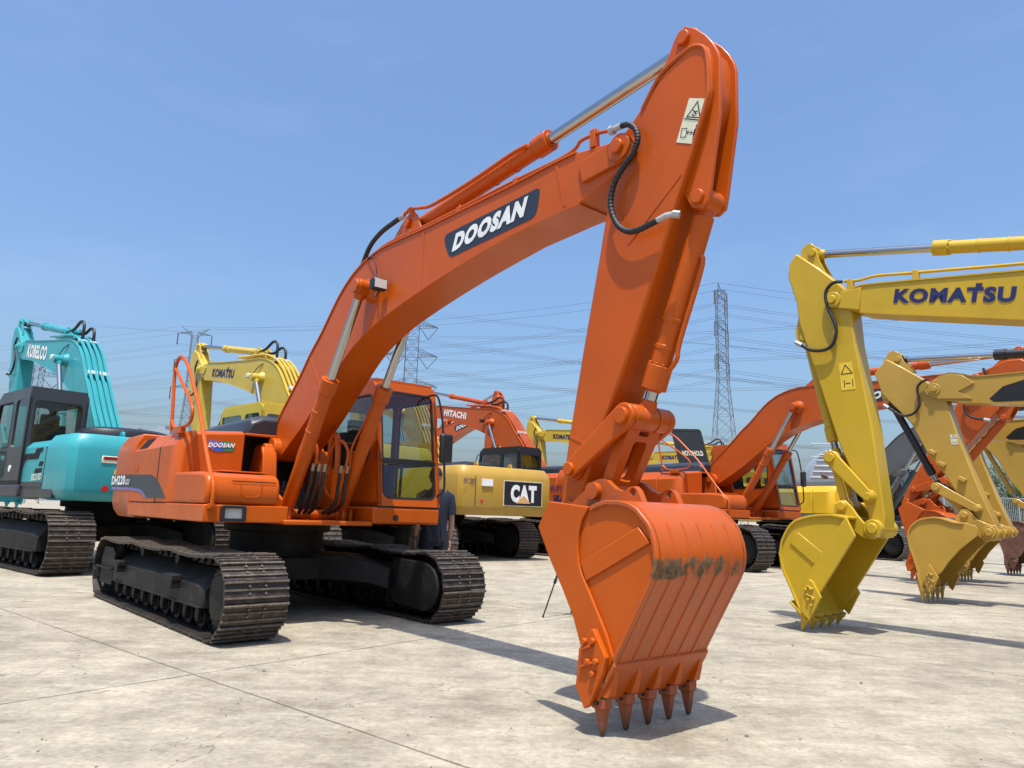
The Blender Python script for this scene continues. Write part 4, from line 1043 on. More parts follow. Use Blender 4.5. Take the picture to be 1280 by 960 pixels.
def boom_text(ex, txt, x0, x1, zfrac, h, side, mat, bold=.02, slant=0, base=None):
    """lettering along the boom side; x0,x1 profile positions of text start and end, z base; side -1 right, +1 left"""
    BM = ex['BM']; (xa, za), (xb, zb) = BM(x0), BM(x1)
    ux, uz = xb - xa, zb - za; l = hypot(ux, uz); ux /= l; uz /= l
    y = side * (ex['wf']((xa, za)) + .004); y2 = side * (ex['wf']((xb, zb)) + .004)
    nx, nz = -uz, ux
    if nz < 0: nx, nz = -nx, -nz
    return lettering(txt, (xa, y, za), (xb, y2, zb), (xa + nx * h + ux * slant, y, za + nz * h + uz * slant), (0, side, 0), mat, ex['boom'], bold)

# ------------------------------------------------------------------ the machines
MAIN = excavator('excavator', 'large orange excavator in the foreground with its worn bucket standing on its teeth', (-2.889, 9.195, 0), .880, shoes=True, detail=True, yawu=.045, worn=True,
                 paint_='orange', cab='orange', boxy=True)
R = MAIN['root']; BO = MAIN['boom']
def R_text(O, X, Y, nrm, txt, mat, parent=None, bold=.02, th=.003): return lettering(txt, O, X, Y, nrm, mat, parent or R, bold, th)
def sheet(name, pts, mat, parent, off):
    """thin printed plate: 3D polygon given in order, pushed out by off"""
    P = [Vector(p) for p in pts]; nrm = (P[1] - P[0]).cross(P[2] - P[1]).normalized()
    if nrm.dot(Vector(off)) < 0: nrm = -nrm
    o_ = Vector(off); a = [p + o_ for p in P]; b_ = [p - o_ * .3 for p in P]; n = len(P)
    mb = MB(); mb.add([tuple(p) for p in a + b_], [tuple(range(n)), tuple(reversed(range(n, 2 * n)))] + [(i, (i + 1) % n, (i + 1) % n + n, i + n) for i in range(n)])
    return mb.build(name, mat, parent, smooth=0)
wfm = MAIN['wf']
bd = [(3.725, 3.695), (3.745, 3.63), (3.799, 3.53), (3.83, 3.50), (3.861, 3.488), (4.928, 3.52), (4.97, 3.54), (4.992, 3.58), (5.013, 3.70), (5.013, 3.734), (4.985, 3.756), (3.77, 3.735), (3.735, 3.72)]
for sd in (-1, 1):
    sheet('decal', [(x, sd * wfm((x, z)), z) for x, z in bd], 'decal', BO, (0, sd * .003, 0))
y0, y1 = wfm((3.857, 3.53)) + .005, wfm((4.85, 3.6)) + .005
lettering('DOOSAN', (3.857, -y0, 3.530), (4.83, -y1, 3.566), (3.915, -y0, 3.694), (0, -1, 0), 'white', BO, .065)
lettering('DOOSAN', (4.817, y1, 3.533), (3.857, y0, 3.50), (4.875, y1, 3.690), (0, 1, 0), 'white', BO, .055)
# warning sticker on the arm
AO = MAIN['arm']; ya = -MAIN['w2'] - .0015
sk = sheet('sticker', [(x, ya, z) for x, z in [(6.408, 3.885), (6.535, 3.823), (6.432, 3.558), (6.303, 3.621)]], 'cream', AO, (0, -.002, 0))
def line_fig(segs, y, wd, mat, parent, name='warning_print'):
    mb = MB()
    for (xa, za), (xb, zb) in segs:
        u_ = Vector((xb - xa, zb - za)).normalized(); q = Vector((-u_.y, u_.x)) * wd / 2; e = u_ * wd / 2
        mb.add([(xa - e.x + q.x, y, za - e.y + q.y), (xa - e.x - q.x, y, za - e.y - q.y), (xb + e.x - q.x, y, zb + e.y - q.y), (xb + e.x + q.x, y, zb + e.y + q.y)], [(0, 1, 2, 3)])
    return mb.build(name, mat, parent, smooth=0)
tri = [(6.473, 3.831), (6.388, 3.762), (6.489, 3.712)]
yb = ya - .0045
line_fig([(tri[0], tri[1]), (tri[1], tri[2]), (tri[2], tri[0]), ((6.44, 3.785), (6.46, 3.75)), ((6.45, 3.77), (6.47, 3.765)), ((6.43, 3.76), (6.445, 3.745)), ((6.37, 3.757), (6.498, 3.689))], yb, .007, 'black', sk)
line_fig([((6.350, 3.697), (6.389, 3.682)), ((6.389, 3.682), (6.376, 3.627)), ((6.376, 3.627), (6.338, 3.641)), ((6.338, 3.641), (6.350, 3.697)), ((6.390, 3.655), (6.426, 3.637)), ((6.401, 3.660), (6.390, 3.655)), ((6.390, 3.655), (6.394, 3.643)), ((6.422, 3.650), (6.426, 3.637)), ((6.426, 3.637), (6.414, 3.633))], yb, .005, 'black', sk)
line_fig([((6.458, 3.652), (6.446, 3.622)), ((6.446, 3.622), (6.434, 3.590)), ((6.447, 3.622), (6.450, 3.585)), ((6.449, 3.648), (6.436, 3.622)), ((6.466, 3.643), (6.461, 3.615))], yb, .011, 'black', sk)
line_fig([((6.4625, 3.668), (6.463, 3.6685))], yb, .014, 'black', sk)
# door decal and model number
ys = -1.3765
sheet('decal', [(x, ys, z) for x, z in [(-1.735, 1.600), (-.70, 1.575), (-.50, 1.54), (-.342, 1.49), (-.15, 1.40), (.045, 1.293), (-.825, 1.302), (-.999, 1.371), (-1.2, 1.405), (-1.735, 1.435)]], 'decal', R, (0, -.003, 0))
sheet('stripe', [(x, ys - .0005, z) for x, z in [(-1.735, 1.43), (-1.2, 1.405), (-.999, 1.371), (-.825, 1.302), (-.92, 1.302), (-1.06, 1.352), (-1.2, 1.378), (-1.735, 1.395)]], 'violet', R, (0, -.003, 0))
sheet('decal', [(-1.745, -1.3775, 1.600), (-2.84, -1.3775, 1.622), (-2.84, -1.3775, 1.452), (-1.745, -1.3775, 1.435)], 'decal', R, (0, -.003, 0))
sheet('stripe', [(-1.745, -1.3775, 1.43), (-2.84, -1.3775, 1.447), (-2.84, -1.3775, 1.41), (-1.745, -1.3775, 1.395)], 'violet', R, (0, -.003, 0))
R_text((-2.86, -1.382, 1.475), (-2.02, -1.382, 1.468), (-2.88, -1.382, 1.608), (0, -1, 0), 'DH220', 'white', bold=.045)
R_text((-1.98, -1.382, 1.468), (-1.765, -1.382, 1.462), (-1.98, -1.382, 1.545), (0, -1, 0), 'LC-7', 'white', bold=.05)
# small badge on the pump cover front
fx_ = .288
bpl = sheet('badge', [(fx_, -1.04, 1.985), (fx_, -.90, 1.965), (fx_, -.90, 1.85), (fx_, -.95, 1.848), (fx_, -1.03, 1.89)], 'violet', R, (.003, 0, 0))
sheet('badge', [(fx_, -.90, 1.975), (fx_, -.755, 1.968), (fx_, -.745, 1.868), (fx_, -.90, 1.858)], 'green', R, (.003, 0, 0))
sheet('badge', [(fx_, -.97, 1.955), (fx_, -.86, 1.955), (fx_, -.86, 1.86), (fx_, -.97, 1.86)], 'blue', R, (.0045, 0, 0))
R_text((fx_, -1.045, 1.893), (fx_, -.75, 1.908), (fx_, -1.03, 1.948), (1, 0, 0), 'DOOSAN', 'white', bold=.05, th=.009)

# ------------------------------------------------------------------ row behind: rears to the camera, booms to the left
def pipes(ex, mat='galv', n=4):
    """hydraulic lines over the back of the boom with their clamps"""
    BM = ex['BM']; bt = CANON['BT'][1:13]
    for k in range(n):
        y = -.15 + .10 * k
        P = []
        for i, p in enumerate(bt):
            a_, c_ = Vector(bt[max(i - 1, 0)]), Vector(bt[min(i + 1, len(bt) - 1)]); d_ = (c_ - a_).normalized(); q = Vector(p) + Vector((-d_.y, d_.x)) * .095; q = BM((q.x, q.y)); P.append((q[0], y, q[1]))
        MB().tube(smooth_path(P, 3), .027, 6).build('steel_pipe', mat, ex['boom'])
    for t in (3, 6):
        p = BM(bt[t]); d_ = Vector(BM(bt[t + 1])) - Vector(BM(bt[t - 1])); d_.normalize(); nn = Vector((-d_.y, d_.x))
        for y in (-.10, .10):
            MB().obox((p[0] + nn.x * .08, y, p[1] + nn.y * .08), Vector((d_.x, 0, d_.y)), Vector((0, 1, 0)), Vector((nn.x, 0, nn.y)), .05, .085, .035).build('pipe_clamp', 'galv', ex['boom'], bevel=.008)
    for y, h in ((.10, .30), (-.10, .20)):
        P = [BM(p) for p in ((2.10, 3.84), (2.14, 3.92 + h), (2.34, 4.0 + h), (2.62, 3.98 + h * .6), (2.88, 4.10))]
        MB().tube(smooth_path([(p[0], y, p[1]) for p in P], 5), .03, 8).build('rubber_hose', 'rubber', ex['boom'])
def lamp_side(ex, mat='cream'):
    BM = ex['BM']; p = BM((2.72, 3.50)); y = ex['wf'](p)
    o = MB().box(p[0] - .02, p[0] + .10, y + .02, y + .20, p[1] - .02, p[1] + .08).build('work_light', mat, ex['boom'], bevel=.02)
    MB().tube(smooth_path([(p[0] + .02, y + .08, p[1] + .06), (p[0] - .1, y + .03, p[1] + .22), (p[0] - .28, y + .01, p[1] + .28)], 4), .01, 6).build('cable', 'rubber', ex['boom'])
def arm_hose(ex, side=1):
    G = ex['G']; AR = ex['AR']; T = G['T']; y = side * (ex['w2'] + .06); B = G['B']
    if G is GEO_I: P = [(5.46, 4.17), (5.57, 4.18), (5.66, 4.09), (5.66, 3.93), (5.59, 3.72), (5.56, 3.58), (5.6, 3.42), (5.71, 3.35), (5.88, 3.37), (6.0, 3.45)]
    elif G is GEO_J: P = [(5.73, 3.76), (5.84, 3.73), (5.92, 3.63), (5.91, 3.45), (5.91, 3.31), (6.02, 3.18), (6.19, 3.16), (6.32, 3.24), (6.42, 3.32)]
    else: P = [(T[0] + .08, T[1] + .22), (T[0] + .16, T[1] + .10), (T[0] + .16, T[1] - .06), (T[0] + .02, T[1] - .22), (T[0] - .05, T[1] - .38), (T[0] + .0, T[1] - .55), (T[0] + .14, T[1] - .65), (T[0] + .34, T[1] - .64)]
    P = [AR(p) for p in P]
    MB().tube(smooth_path([(p[0], y, p[1]) for p in P], 6), .022, 8).build('rubber_hose', 'rubber', ex['arm'])
    u_ = (Vector(P[-1]) - Vector(P[-2])).normalized() * .1
    MB().cyl((P[-1][0], y, P[-1][1]), (P[-1][0] + u_.x, y, P[-1][1] + u_.y), .03, seg=8).build('hose_fitting', 'galv', ex['arm'])

KOB = excavator('excavator', 'turquoise excavator with charcoal cab at the left edge seen from behind', (-8.3257, 14.9395, 0), -2.4363, 1.184, tb=.1349, ta=-.01, shoes=True, sprocket=-1,
    paint_='teal', cab='grey', hood='black', frame='grey', hz=.86, hx=.76, group='parked excavators facing away in the back row', rail=False, hump=True)
KOM = excavator('excavator', 'yellow excavator behind the orange engine cover with a dark cab and pipes over its boom', (-4.285, 16.263, 0), -2.3696, 1.2023, tb=.103, sprocket=-1,
    paint_='kyel2', cab='kyel2', hood='black', frame='grey', hx=.6, group='parked excavators facing away in the back row', rail=False)
CAT = excavator('excavator', 'mustard yellow excavator showing its counterweight with a black logo plate beside the orange cab', (-2.03, 21.9, 0), -2.2145, 1.135, tb=.215, shoes=True, sprocket=-1,
    paint_='cyel', cab='cyel', hood='black', frame='black', cylm='cyel', group='parked excavators facing away in the back row', rail=False)
HIT = excavator('excavator', 'orange red excavator behind the mustard counterweight with a black framed cab', (1.2797, 25.0374, 0), -2.3186, 1.2187, tb=.138, sprocket=-1,
    paint_='redor', cab='black', hood='black', frame='black', group='parked excavators facing away in the back row', rail=False)
KO2 = excavator('excavator', 'pale yellow excavator whose boom shows just left of the big orange arm', (6.0, 28.4, 0), -2.30, 1.2, tb=.075, sprocket=-1,
    paint_='kyel2', cab='kyel2', hood='black', frame='grey', group='parked excavators facing away in the back row', rail=False)
KO3 = excavator('excavator', 'pale yellow excavator whose boom shows just right of the big orange arm', (12.1, 33.0, 0), -2.30, 1.2, tb=.0, sprocket=-1,
    paint_='kyel2', cab='kyel2', hood='black', frame='grey', group='parked excavators facing away in the back row', rail=False)
D3 = excavator('excavator', 'distant orange excavator with its arm tip rising above the orange red boom', (-5.2, 38.2, 0), .90, 1.25, tb=.17, 
    paint_='orange2', cab='orange2', frame='orange2', group='parked excavators facing the yard', rail=False)
D2 = excavator('excavator', 'orange excavator right of the worn bucket with its boom crossing behind the yellow arm', (5.8921, 21.1675, 0), .9318, 1.2311, tb=-.0287, ta=-.3262, tk=.0129, shoes=True,
    paint_='orange2', cab='orange2', frame='orange2', group='parked excavators facing the yard')
GEO_V = dict(CANON)
VOL = excavator('excavator', 'amber and grey excavator partly hidden behind the yellow arm', (13.9, 29.5, 0), .93, 1.3, tb=-.02, 
    paint_='vyel', boomp='lgrey', cab='grey', hood='lgrey', frame='lgrey', cylm='lgrey', group='parked excavators facing the yard', rail=False)
KI = excavator('excavator', 'bright yellow excavator at the right with its bucket standing nearest the frame edge', (7.814, 4.468, 0), -2.3, 1.0, G=GEO_I, sprocket=-1,
    paint_='kyel', cab='kyel', hood='black', frame='grey', group='yellow excavators at the right edge', rail=False)
CJ = excavator('excavator', 'mustard excavator second from the right foreground with black hydraulic cylinders', (11.209, 8.028, 0), -2.3, 1.0, G=GEO_J, sprocket=-1,
    paint_='cyel', cab='cyel', hood='black', frame='black', cylm='black', group='yellow excavators at the right edge', rail=False)
CL = excavator('excavator', 'mustard excavator third in the right row with its lower arm behind the second', (14.857, 12.953, 0), -2.3, 1.0, G=GEO_J, sprocket=-1,
    paint_='cyel', cab='cyel', hood='black', frame='black', cylm='black', group='yellow excavators at the right edge', rail=False)
RU = excavator('excavator', 'excavator with a rusty brown bucket at the right frame edge', (17.95, 15.35, 0), -2.25, 1.05, G=GEO_J, sprocket=-1,
    paint_='cyel', bkp='rust', cab='cyel', hood='black', frame='black', group='yellow excavators at the right edge', rail=False)
for e_, g_ in ((KOB, CANON), (KOM, CANON), (CAT, CANON), (HIT, CANON), (KO2, CANON), (KO3, CANON), (D2, CANON), (D3, CANON), (VOL, CANON), (KI, GEO_I), (CJ, GEO_J), (CL, GEO_J), (RU, GEO_J)): e_['G'] = g_
for e_, m_ in ((KOB, 'teal'), (KOM, 'kyel2'), (CAT, 'cyel'), (HIT, 'redor'), (KO2, 'kyel2'), (KO3, 'kyel2')): pipes(e_, m_); lamp_side(e_, 'cream' if m_ != 'redor' else 'black')
for e_ in (KOB, KOM, KO2, KI, CJ, CL): arm_hose(e_, 1)
arm_hose(D2, -1)
# lettering on the booms (left side, read towards the body)
boom_text(KOB, 'KOBELCO', (5.12, 3.52), (3.75, 3.47), 0, .30, 1, 'white', .05)
boom_text(KOM, 'KOMATSU', (5.05, 3.55), (3.85, 3.51), 0, .20, 1, 'navy', .045)
boom_text(KO2, 'KOMATSU', (5.0, 3.56), (3.95, 3.53), 0, .18, 1, 'navy', .06)
boom_text(KO3, 'KOMATSU', (5.0, 3.56), (3.95, 3.53), 0, .18, 1, 'navy', .06)
boom_text(HIT, 'HITACHI', (4.95, 3.58), (3.75, 3.52), 0, .22, 1, 'white', .05)
boom_text(KI, 'KOMATSU', (4.90, 3.79), (3.72, 3.56), 0, .17, 1, 'navy', .05)
y_ = KI['wf']((4.2, 3.8)) + .004
def logo_square(ex, a_, b_, h, t_, sz):
    BM = ex['BM']; p0, p1 = Vector(BM(a_)), Vector(BM(b_)); u_ = (p1 - p0).normalized(); n_ = Vector((-u_.y, u_.x)); n_ = n_ if n_.y > 0 else -n_
    c_ = p0 + (p1 - p0) * t_ + n_ * (h * .96); y = ex['wf']((c_.x, c_.y)) + .0065
    MB().add([(q.x, y, q.y) for q in (c_ - u_ * sz / 2, c_ + u_ * sz / 2, c_ + u_ * sz / 2 + n_ * h * .28, c_ - u_ * sz / 2 + n_ * h * .28)], [(0, 1, 2, 3)]).build('logo_square', 'navy', ex['boom'], smooth=0)
logo_square(KI, (4.90, 3.79), (3.72, 3.56), .17, .71, .06); logo_square(KOM, (5.05, 3.55), (3.85, 3.51), .20, .71, .06)
MB().tube(smooth_path([(5.48, .1, 4.21), (5.3, .1, 4.18), (5.1, .1, 4.19), (4.76, .1, 4.14), (4.4, .1, 4.09), (3.63, .1, 3.98), (3.0, .1, 3.90)], 4), .020, 8).build('steel_pipe', 'kyel', KI['boom'])
for x_, z_ in ((5.40, 4.12), (4.66, 4.06)): MB().box(x_ - .03, x_ + .03, .05, .15, z_ - .06, z_ + .09).build('pipe_clamp', 'kyel', KI['boom'], bevel=.006)
sheet('decal', [(x, KI['wf']((x, z)) , z) for x, z in ((0, 0), (.01, 0), (.01, .01))], 'navy', KI['boom'], (0, .001, 0)) if False else None
def boom_plate(ex, pts, side, mat='decal'):
    P = [ex['BM'](p) for p in pts]
    return sheet('decal', [(x, side * ex['wf']((x, z)), z) for x, z in P], mat, ex['boom'], (0, side * .004, 0))
boom_plate(D2, bd, -1); boom_text(D2, 'DOOSAN', (3.857, 3.533), (4.85, 3.57), 0, .15, -1, 'white', .055, .05)
boom_plate(D3, bd, -1); boom_text(D3, 'DOOSAN', (3.857, 3.533), (4.85, 3.57), 0, .15, -1, 'white', .055, .05)
boom_plate(CAT, [(4.9, 3.75), (4.75, 3.52), (3.9, 3.48), (3.9, 3.75)], 1, 'black'); boom_text(CAT, 'CAT', (4.6, 3.56), (4.0, 3.54), 0, .15, 1, 'white', .05)
boom_plate(CJ, [(4.80, 3.28), (4.86, 3.34), (4.66, 3.52), (4.36, 3.60), (3.6, 3.62), (3.6, 3.25), (4.36, 3.26)], 1, 'black'); boom_text(CJ, 'CAT', (4.28, 3.30), (3.75, 3.30), 0, .24, 1, 'white', .05)
boom_plate(CL, [(4.80, 3.28), (4.86, 3.34), (4.66, 3.52), (4.36, 3.60), (3.6, 3.62), (3.6, 3.25), (4.36, 3.26)], 1, 'black'); boom_text(CL, 'CAT', (4.28, 3.30), (3.75, 3.30), 0, .24, 1, 'white', .05)
boom_text(VOL, 'VOLVO', (4.0, 3.50), (5.0, 3.53), 0, .26, -1, 'white', .05)
# counterweight plates
def cw_text(ex, txt, y0, y1, z0, z1, mat, bold=.04, x=-3.02): return lettering(txt, (x, y0, z0), (x, y1, z0), (x, y0, z1), (-1, 0, 0), mat, ex['root'], bold, .004)
sheet('logo_plate', [(-3.018, .18, 1.27), (-3.018, -.98, 1.27), (-3.018, -.98, 1.86), (-3.018, .18, 1.86)], 'cream', CAT['root'], (-.006, 0, 0))
lp_ = sheet('logo_plate', [(-3.023, .16, 1.29), (-3.023, -.96, 1.29), (-3.023, -.96, 1.84), (-3.023, .16, 1.84)], 'black', CAT['root'], (-.008, 0, 0))
cw_text(CAT, 'CAT', -.02, -.80, 1.36, 1.77, 'white', .06, -3.033)
sheet('triangle', [(-3.037, -.18, 1.34), (-3.037, -.62, 1.34), (-3.037, -.40, 1.53)], 'triang', CAT['root'], (-.006, 0, 0))
cw_text(CAT, '勋轮工業校', 1.30, .98, 1.72, 1.86, 'navy', .01, -3.02)
sheet('sticker', [(-3.013, .80, 1.70), (-3.013, .50, 1.70), (-3.013, .50, 1.86), (-3.013, .80, 1.86)], 'white', CAT['root'], (-.03, 0, 0))
MB().box(-3.013, -2.99, .955, .965, 1.24, 1.92).build('panel_seam', 'black', CAT['root'])
MB().cyl((-3.0, .78, 1.36), (-3.02, .78, 1.36), .035, seg=14).build('reflector', 'red', CAT['root'])
for tx_, u0_, u1_, z0_, z1_, c_, bd_ in (('丸興産業', -1.50, -2.35, 1.62, 1.78, 'navy', .02), ('ZAXIS', -1.60, -2.6, 1.36, 1.52, 'navy', .05), ('210', -1.72, -2.2, 1.12, 1.28, 'white', .04)):
    lettering(tx_, (u0_, 1.385, z0_), (u1_, 1.385, z0_), (u0_, 1.385, z1_), (0, 1, 0), c_, HIT['root'], bd_, .004)
# turquoise machine: lamps, stickers, louvres, model number
KR = KOB['root']; KC = KOB['cw']; KD = KOB['door']
MB().box(-3.02, -2.99, .42, .95, 1.68, 1.80).build('tail_lamp_housing', 'cream', KC, bevel=.01); MB().box(-3.028, -3.0, .44, .93, 1.735, 1.79).build('tail_lamp', 'redlamp', KC, bevel=.006)
sk2 = sheet('sticker', [(-3.014, .76, 1.42), (-3.014, .0, 1.42), (-3.014, .0, 1.58), (-3.014, .76, 1.58)], 'stick', KC, (-.01, 0, 0))
tr_ = MB()
for (a1, b1), (a2, b2) in (((.70, 1.45), (.58, 1.56)), ((.58, 1.56), (.46, 1.45)), ((.46, 1.45), (.70, 1.45)), ((.34, 1.45), (.34, 1.54)), ((.34, 1.54), (.26, 1.54)), ((.26, 1.54), (.26, 1.45)), ((.26, 1.45), (.34, 1.45))):
    u_ = Vector((a2 - a1, b2 - b1)).normalized(); q = Vector((-u_.y, u_.x)) * .008
    tr_.add([(-3.027, a1 + q.x, b1 + q.y), (-3.027, a1 - q.x, b1 - q.y), (-3.027, a2 - q.x, b2 - q.y), (-3.027, a2 + q.x, b2 + q.y)], [(0, 1, 2, 3)])
tr_.build('warning_print', 'black', sk2, smooth=0)
MB().cyl((-3.0, .86, 1.25), (-3.02, .86, 1.25), .05, seg=18).build('reflector', 'red', KC)
lettering('SK210D', (-1.10, 1.382, 1.36), (-1.68, 1.382, 1.38), (-1.10, 1.382, 1.48), (0, 1, 0), 'cream', KD, .03)
sheet('stripe', [(-.42, 1.378, 1.27), (-1.70, 1.378, 1.27), (-1.70, 1.378, 1.345), (-.42, 1.378, 1.345)], 'grey', KD, (0, .003, 0))
sheet('stripe', [(-.42, 1.378, 1.56), (-.55, 1.378, 1.70), (-.80, 1.378, 1.80), (-1.15, 1.378, 1.86), (-.80, 1.378, 1.84), (-.55, 1.378, 1.77), (-.42, 1.378, 1.66)], 'grey', KD, (0, .003, 0))
MB().cyl((.15, 1.42, 1.52), (.15, 1.428, 1.52), .055, seg=18).build('sticker', 'white', KR)
MB().box(-1.748, -1.738, 1.30, 1.379, 1.27, 1.95).build('panel_seam', 'black', KD)
for rr_, (z_, n_, x_) in enumerate(((1.90, 9, -1.15), (1.66, 5, -1.45), (1.54, 9, -1.25))):
    lv = MB()
    for i in range(n_): lv.obox((x_ - i * .045, 1.379, z_), Vector((.8, 0, .6)), Vector((0, 1, 0)), Vector((-.6, 0, .8)), .010, .004, .045)
    lv.build('louvre', 'black', KD)
# arm stickers on the yellow machines
for ex, c in ((KI, (5.47, 3.00)), (CJ, (5.42, 2.70))):
    y = ex['w2'] + .0015
    P = [(c[0] - .08, c[1] - .17), (c[0] + .09, c[1] - .17), (c[0] + .11, c[1] + .17), (c[0] - .05, c[1] + .17)]
    if ex is CJ: P = [(c[0] + (x - c[0]) * .6, c[1] + (z - c[1]) * .5) for x, z in P]
    s_ = sheet('sticker', [(x, y, z) for x, z in P], 'stick' if ex is KI else 'cream', ex['arm'], (0, .002, 0))
    k_ = 1 if ex is KI else .55
    line_fig([((c[0] - .05 * k_, c[1] + .03 * k_), (c[0] + .03 * k_, c[1] + .14 * k_)), ((c[0] + .03 * k_, c[1] + .14 * k_), (c[0] + .08 * k_, c[1] + .03 * k_)), ((c[0] + .08 * k_, c[1] + .03 * k_), (c[0] - .05 * k_, c[1] + .03 * k_)), ((c[0] - .05 * k_, c[1] - .05 * k_), (c[0] - .05 * k_, c[1] - .13 * k_)), ((c[0] + .05 * k_, c[1] - .05 * k_), (c[0] + .05 * k_, c[1] - .13 * k_)), ((c[0] - .02 * k_, c[1] - .09 * k_), (c[0] + .03 * k_, c[1] - .09 * k_))], y + .004, .010 * k_, 'black', s_)

# ------------------------------------------------------------------ pylons and wires
M['pylon'] = plain('weathered_galvanised_steel', (.11, .12, .13), .6, .2)
def pylon(name, label, loc, H, wbase, wtop, arms, peak, rz, vstring=False, r=.07):
    root = empty(name, loc, rz); tag(root, label, 'pylon', 'lattice power pylons')
    mb = MB(); z = 0; lv = [0]; step = wbase * .95
    hw = lambda z: (wbase + (wtop - wbase) * min(1, z / (H * .62)) ** .85) / 2 if z < H * .62 else wtop / 2
    while z < H - 1.0:
        z += max(1.6, hw(z) * 1.7); lv.append(min(z, H))
    def bar(a, b_, q): mb.tube([a, b_], q, 4)
    for sx, sy in ((-1, -1), (1, -1), (1, 1), (-1, 1)):
        for z0, z1 in zip(lv, lv[1:]): bar((sx * hw(z0), sy * hw(z0), z0), (sx * hw(z1), sy * hw(z1), z1), r)
    for z0, z1 in zip(lv, lv[1:]):
        a, b_ = hw(z0), hw(z1); zm = (z0 + z1) / 2
        for (x0, y0), (x1, y1) in (((-1, -1), (1, -1)), ((1, -1), (1, 1)), ((1, 1), (-1, 1)), ((-1, 1), (-1, -1))):
            bar((x0 * a, y0 * a, z0), (x1 * b_, y1 * b_, z1), r * .55); bar((x1 * a, y1 * a, z0), (x0 * b_, y0 * b_, z1), r * .55)
            bar((x0 * b_, y0 * b_, z1), (x1 * b_, y1 * b_, z1), r * .5)
    mb.build('mast', 'pylon', root, smooth=0)
    tips = []
    for z, half, rise in arms:
        for s_ in (-1, 1):
            am_ = MB(); h_ = hw(z); tip = Vector((s_ * half, 0, z + rise * .0)); n = 5
            for y in (-1, 1):
                am_.tube([(s_ * h_, y * h_, z), tip], r * .7, 4); am_.tube([(s_ * h_, y * h_, z + rise), tip], r * .7, 4)
            for i in range(n):
                t = i / n; t2 = (i + 1) / n
                for y in (-1, 1):
                    a0 = Vector((s_ * h_, y * h_, z)).lerp(tip, t); b0 = Vector((s_ * h_, y * h_, z + rise)).lerp(tip, t); a1 = Vector((s_ * h_, y * h_, z)).lerp(tip, t2)
                    am_.tube([a0, b0], r * .4, 4); am_.tube([b0, a1], r * .4, 4)
            am_.build('cross_arm', 'pylon', root, smooth=0)
            ins = MB()
            if vstring: ins.tube([tip, (s_ * (half * .62), 0, z - 3.6)], .11, 6).tube([(s_ * h_ * 1.1, 0, z - .2), (s_ * (half * .62), 0, z - 3.6)], .11, 6)
            else: ins.tube([tip + Vector((0, -.25, 0)), tip + Vector((0, -.25, -3.2))], .10, 6).tube([tip + Vector((0, .35, 0)), tip + Vector((0, .35, -3.2))], .10, 6)
            ins.build('insulator', 'insul', root, smooth=0)
            tips.append(Vector(loc) + Matrix.Rotation(rz, 3, 'Z') @ Vector((s_ * (half * .62 if vstring else half), 0, z - (3.6 if vstring else 3.2))))
    for s_ in (-1, 1):
        pk = MB(); z = H; 
        for y in (-.4, .4): pk.tube([(s_ * wtop * .2, y, z - 1.5), (s_ * peak, 0, z + 1.6)], r * .7, 4); pk.tube([(s_ * wtop * .5, y, z), (s_ * peak, 0, z + 1.6)], r * .6, 4)
        pk.build('earth_wire_arm', 'pylon', root, smooth=0); tips.append(Vector(loc) + Matrix.Rotation(rz, 3, 'Z') @ Vector((s_ * peak, 0, H + 1.6)))
    return tips
tR = pylon('power_pylon', 'tall grey lattice pylon standing between the orange arm and the yellow arm', (45.1, 150, -.03), 50.2, 7.6, 2.1, [(49.6, 4.6, .8), (42.6, 4.9, 1.2), (35.4, 5.1, 1.4)], 2.6, 1.05)
tC = pylon('power_pylon', 'lattice pylon with wide cross arms rising above the orange cab roof', (-29.0, 200, -.03), 56.5, 8.4, 3.6, [(53.6, 7.2, 1.8), (45.0, 7.4, 1.8), (36.2, 7.6, 1.8)], 5.5, .12, True, r=.12)
tL = pylon('power_pylon', 'lattice pylon with a forked top behind the yellow boom at the left', (-86.9, 190, -.03), 47.2, 6.0, 1.6, [(46.9, 4.3, .6), (39.5, 4.4, .9), (32.0, 4.6, 1.0)], 3.6, .25)
tZ = pylon('power_pylon', 'lattice pylon seen under the turquoise boom', (-142.0, 210, -.03), 41.0, 8.0, 3.0, [(37.5, 8.0, 1.6), (31.0, 8.2, 1.6)], 5.0, .12, True, r=.09)
def wire(a, b_, sag, pair=.45, r=.032, lab='thin paired power line hanging across the sky behind the machines'):
    a, b_ = Vector(a), Vector(b_); mb = MB()
    for k in ((-pair / 2, pair / 2) if pair else (0,)):
        P = []
        for i in range(25):
            t = i / 24; p = a.lerp(b_, t); p.z += -4 * sag * t * (1 - t) + k; P.append(p)
        mb.tube(P, r, 3)
    o = mb.build('power_line', 'wire', smooth=0); tag(o, lab, 'power line', 'overhead power lines'); return o
far = Vector((520, 40, 8))
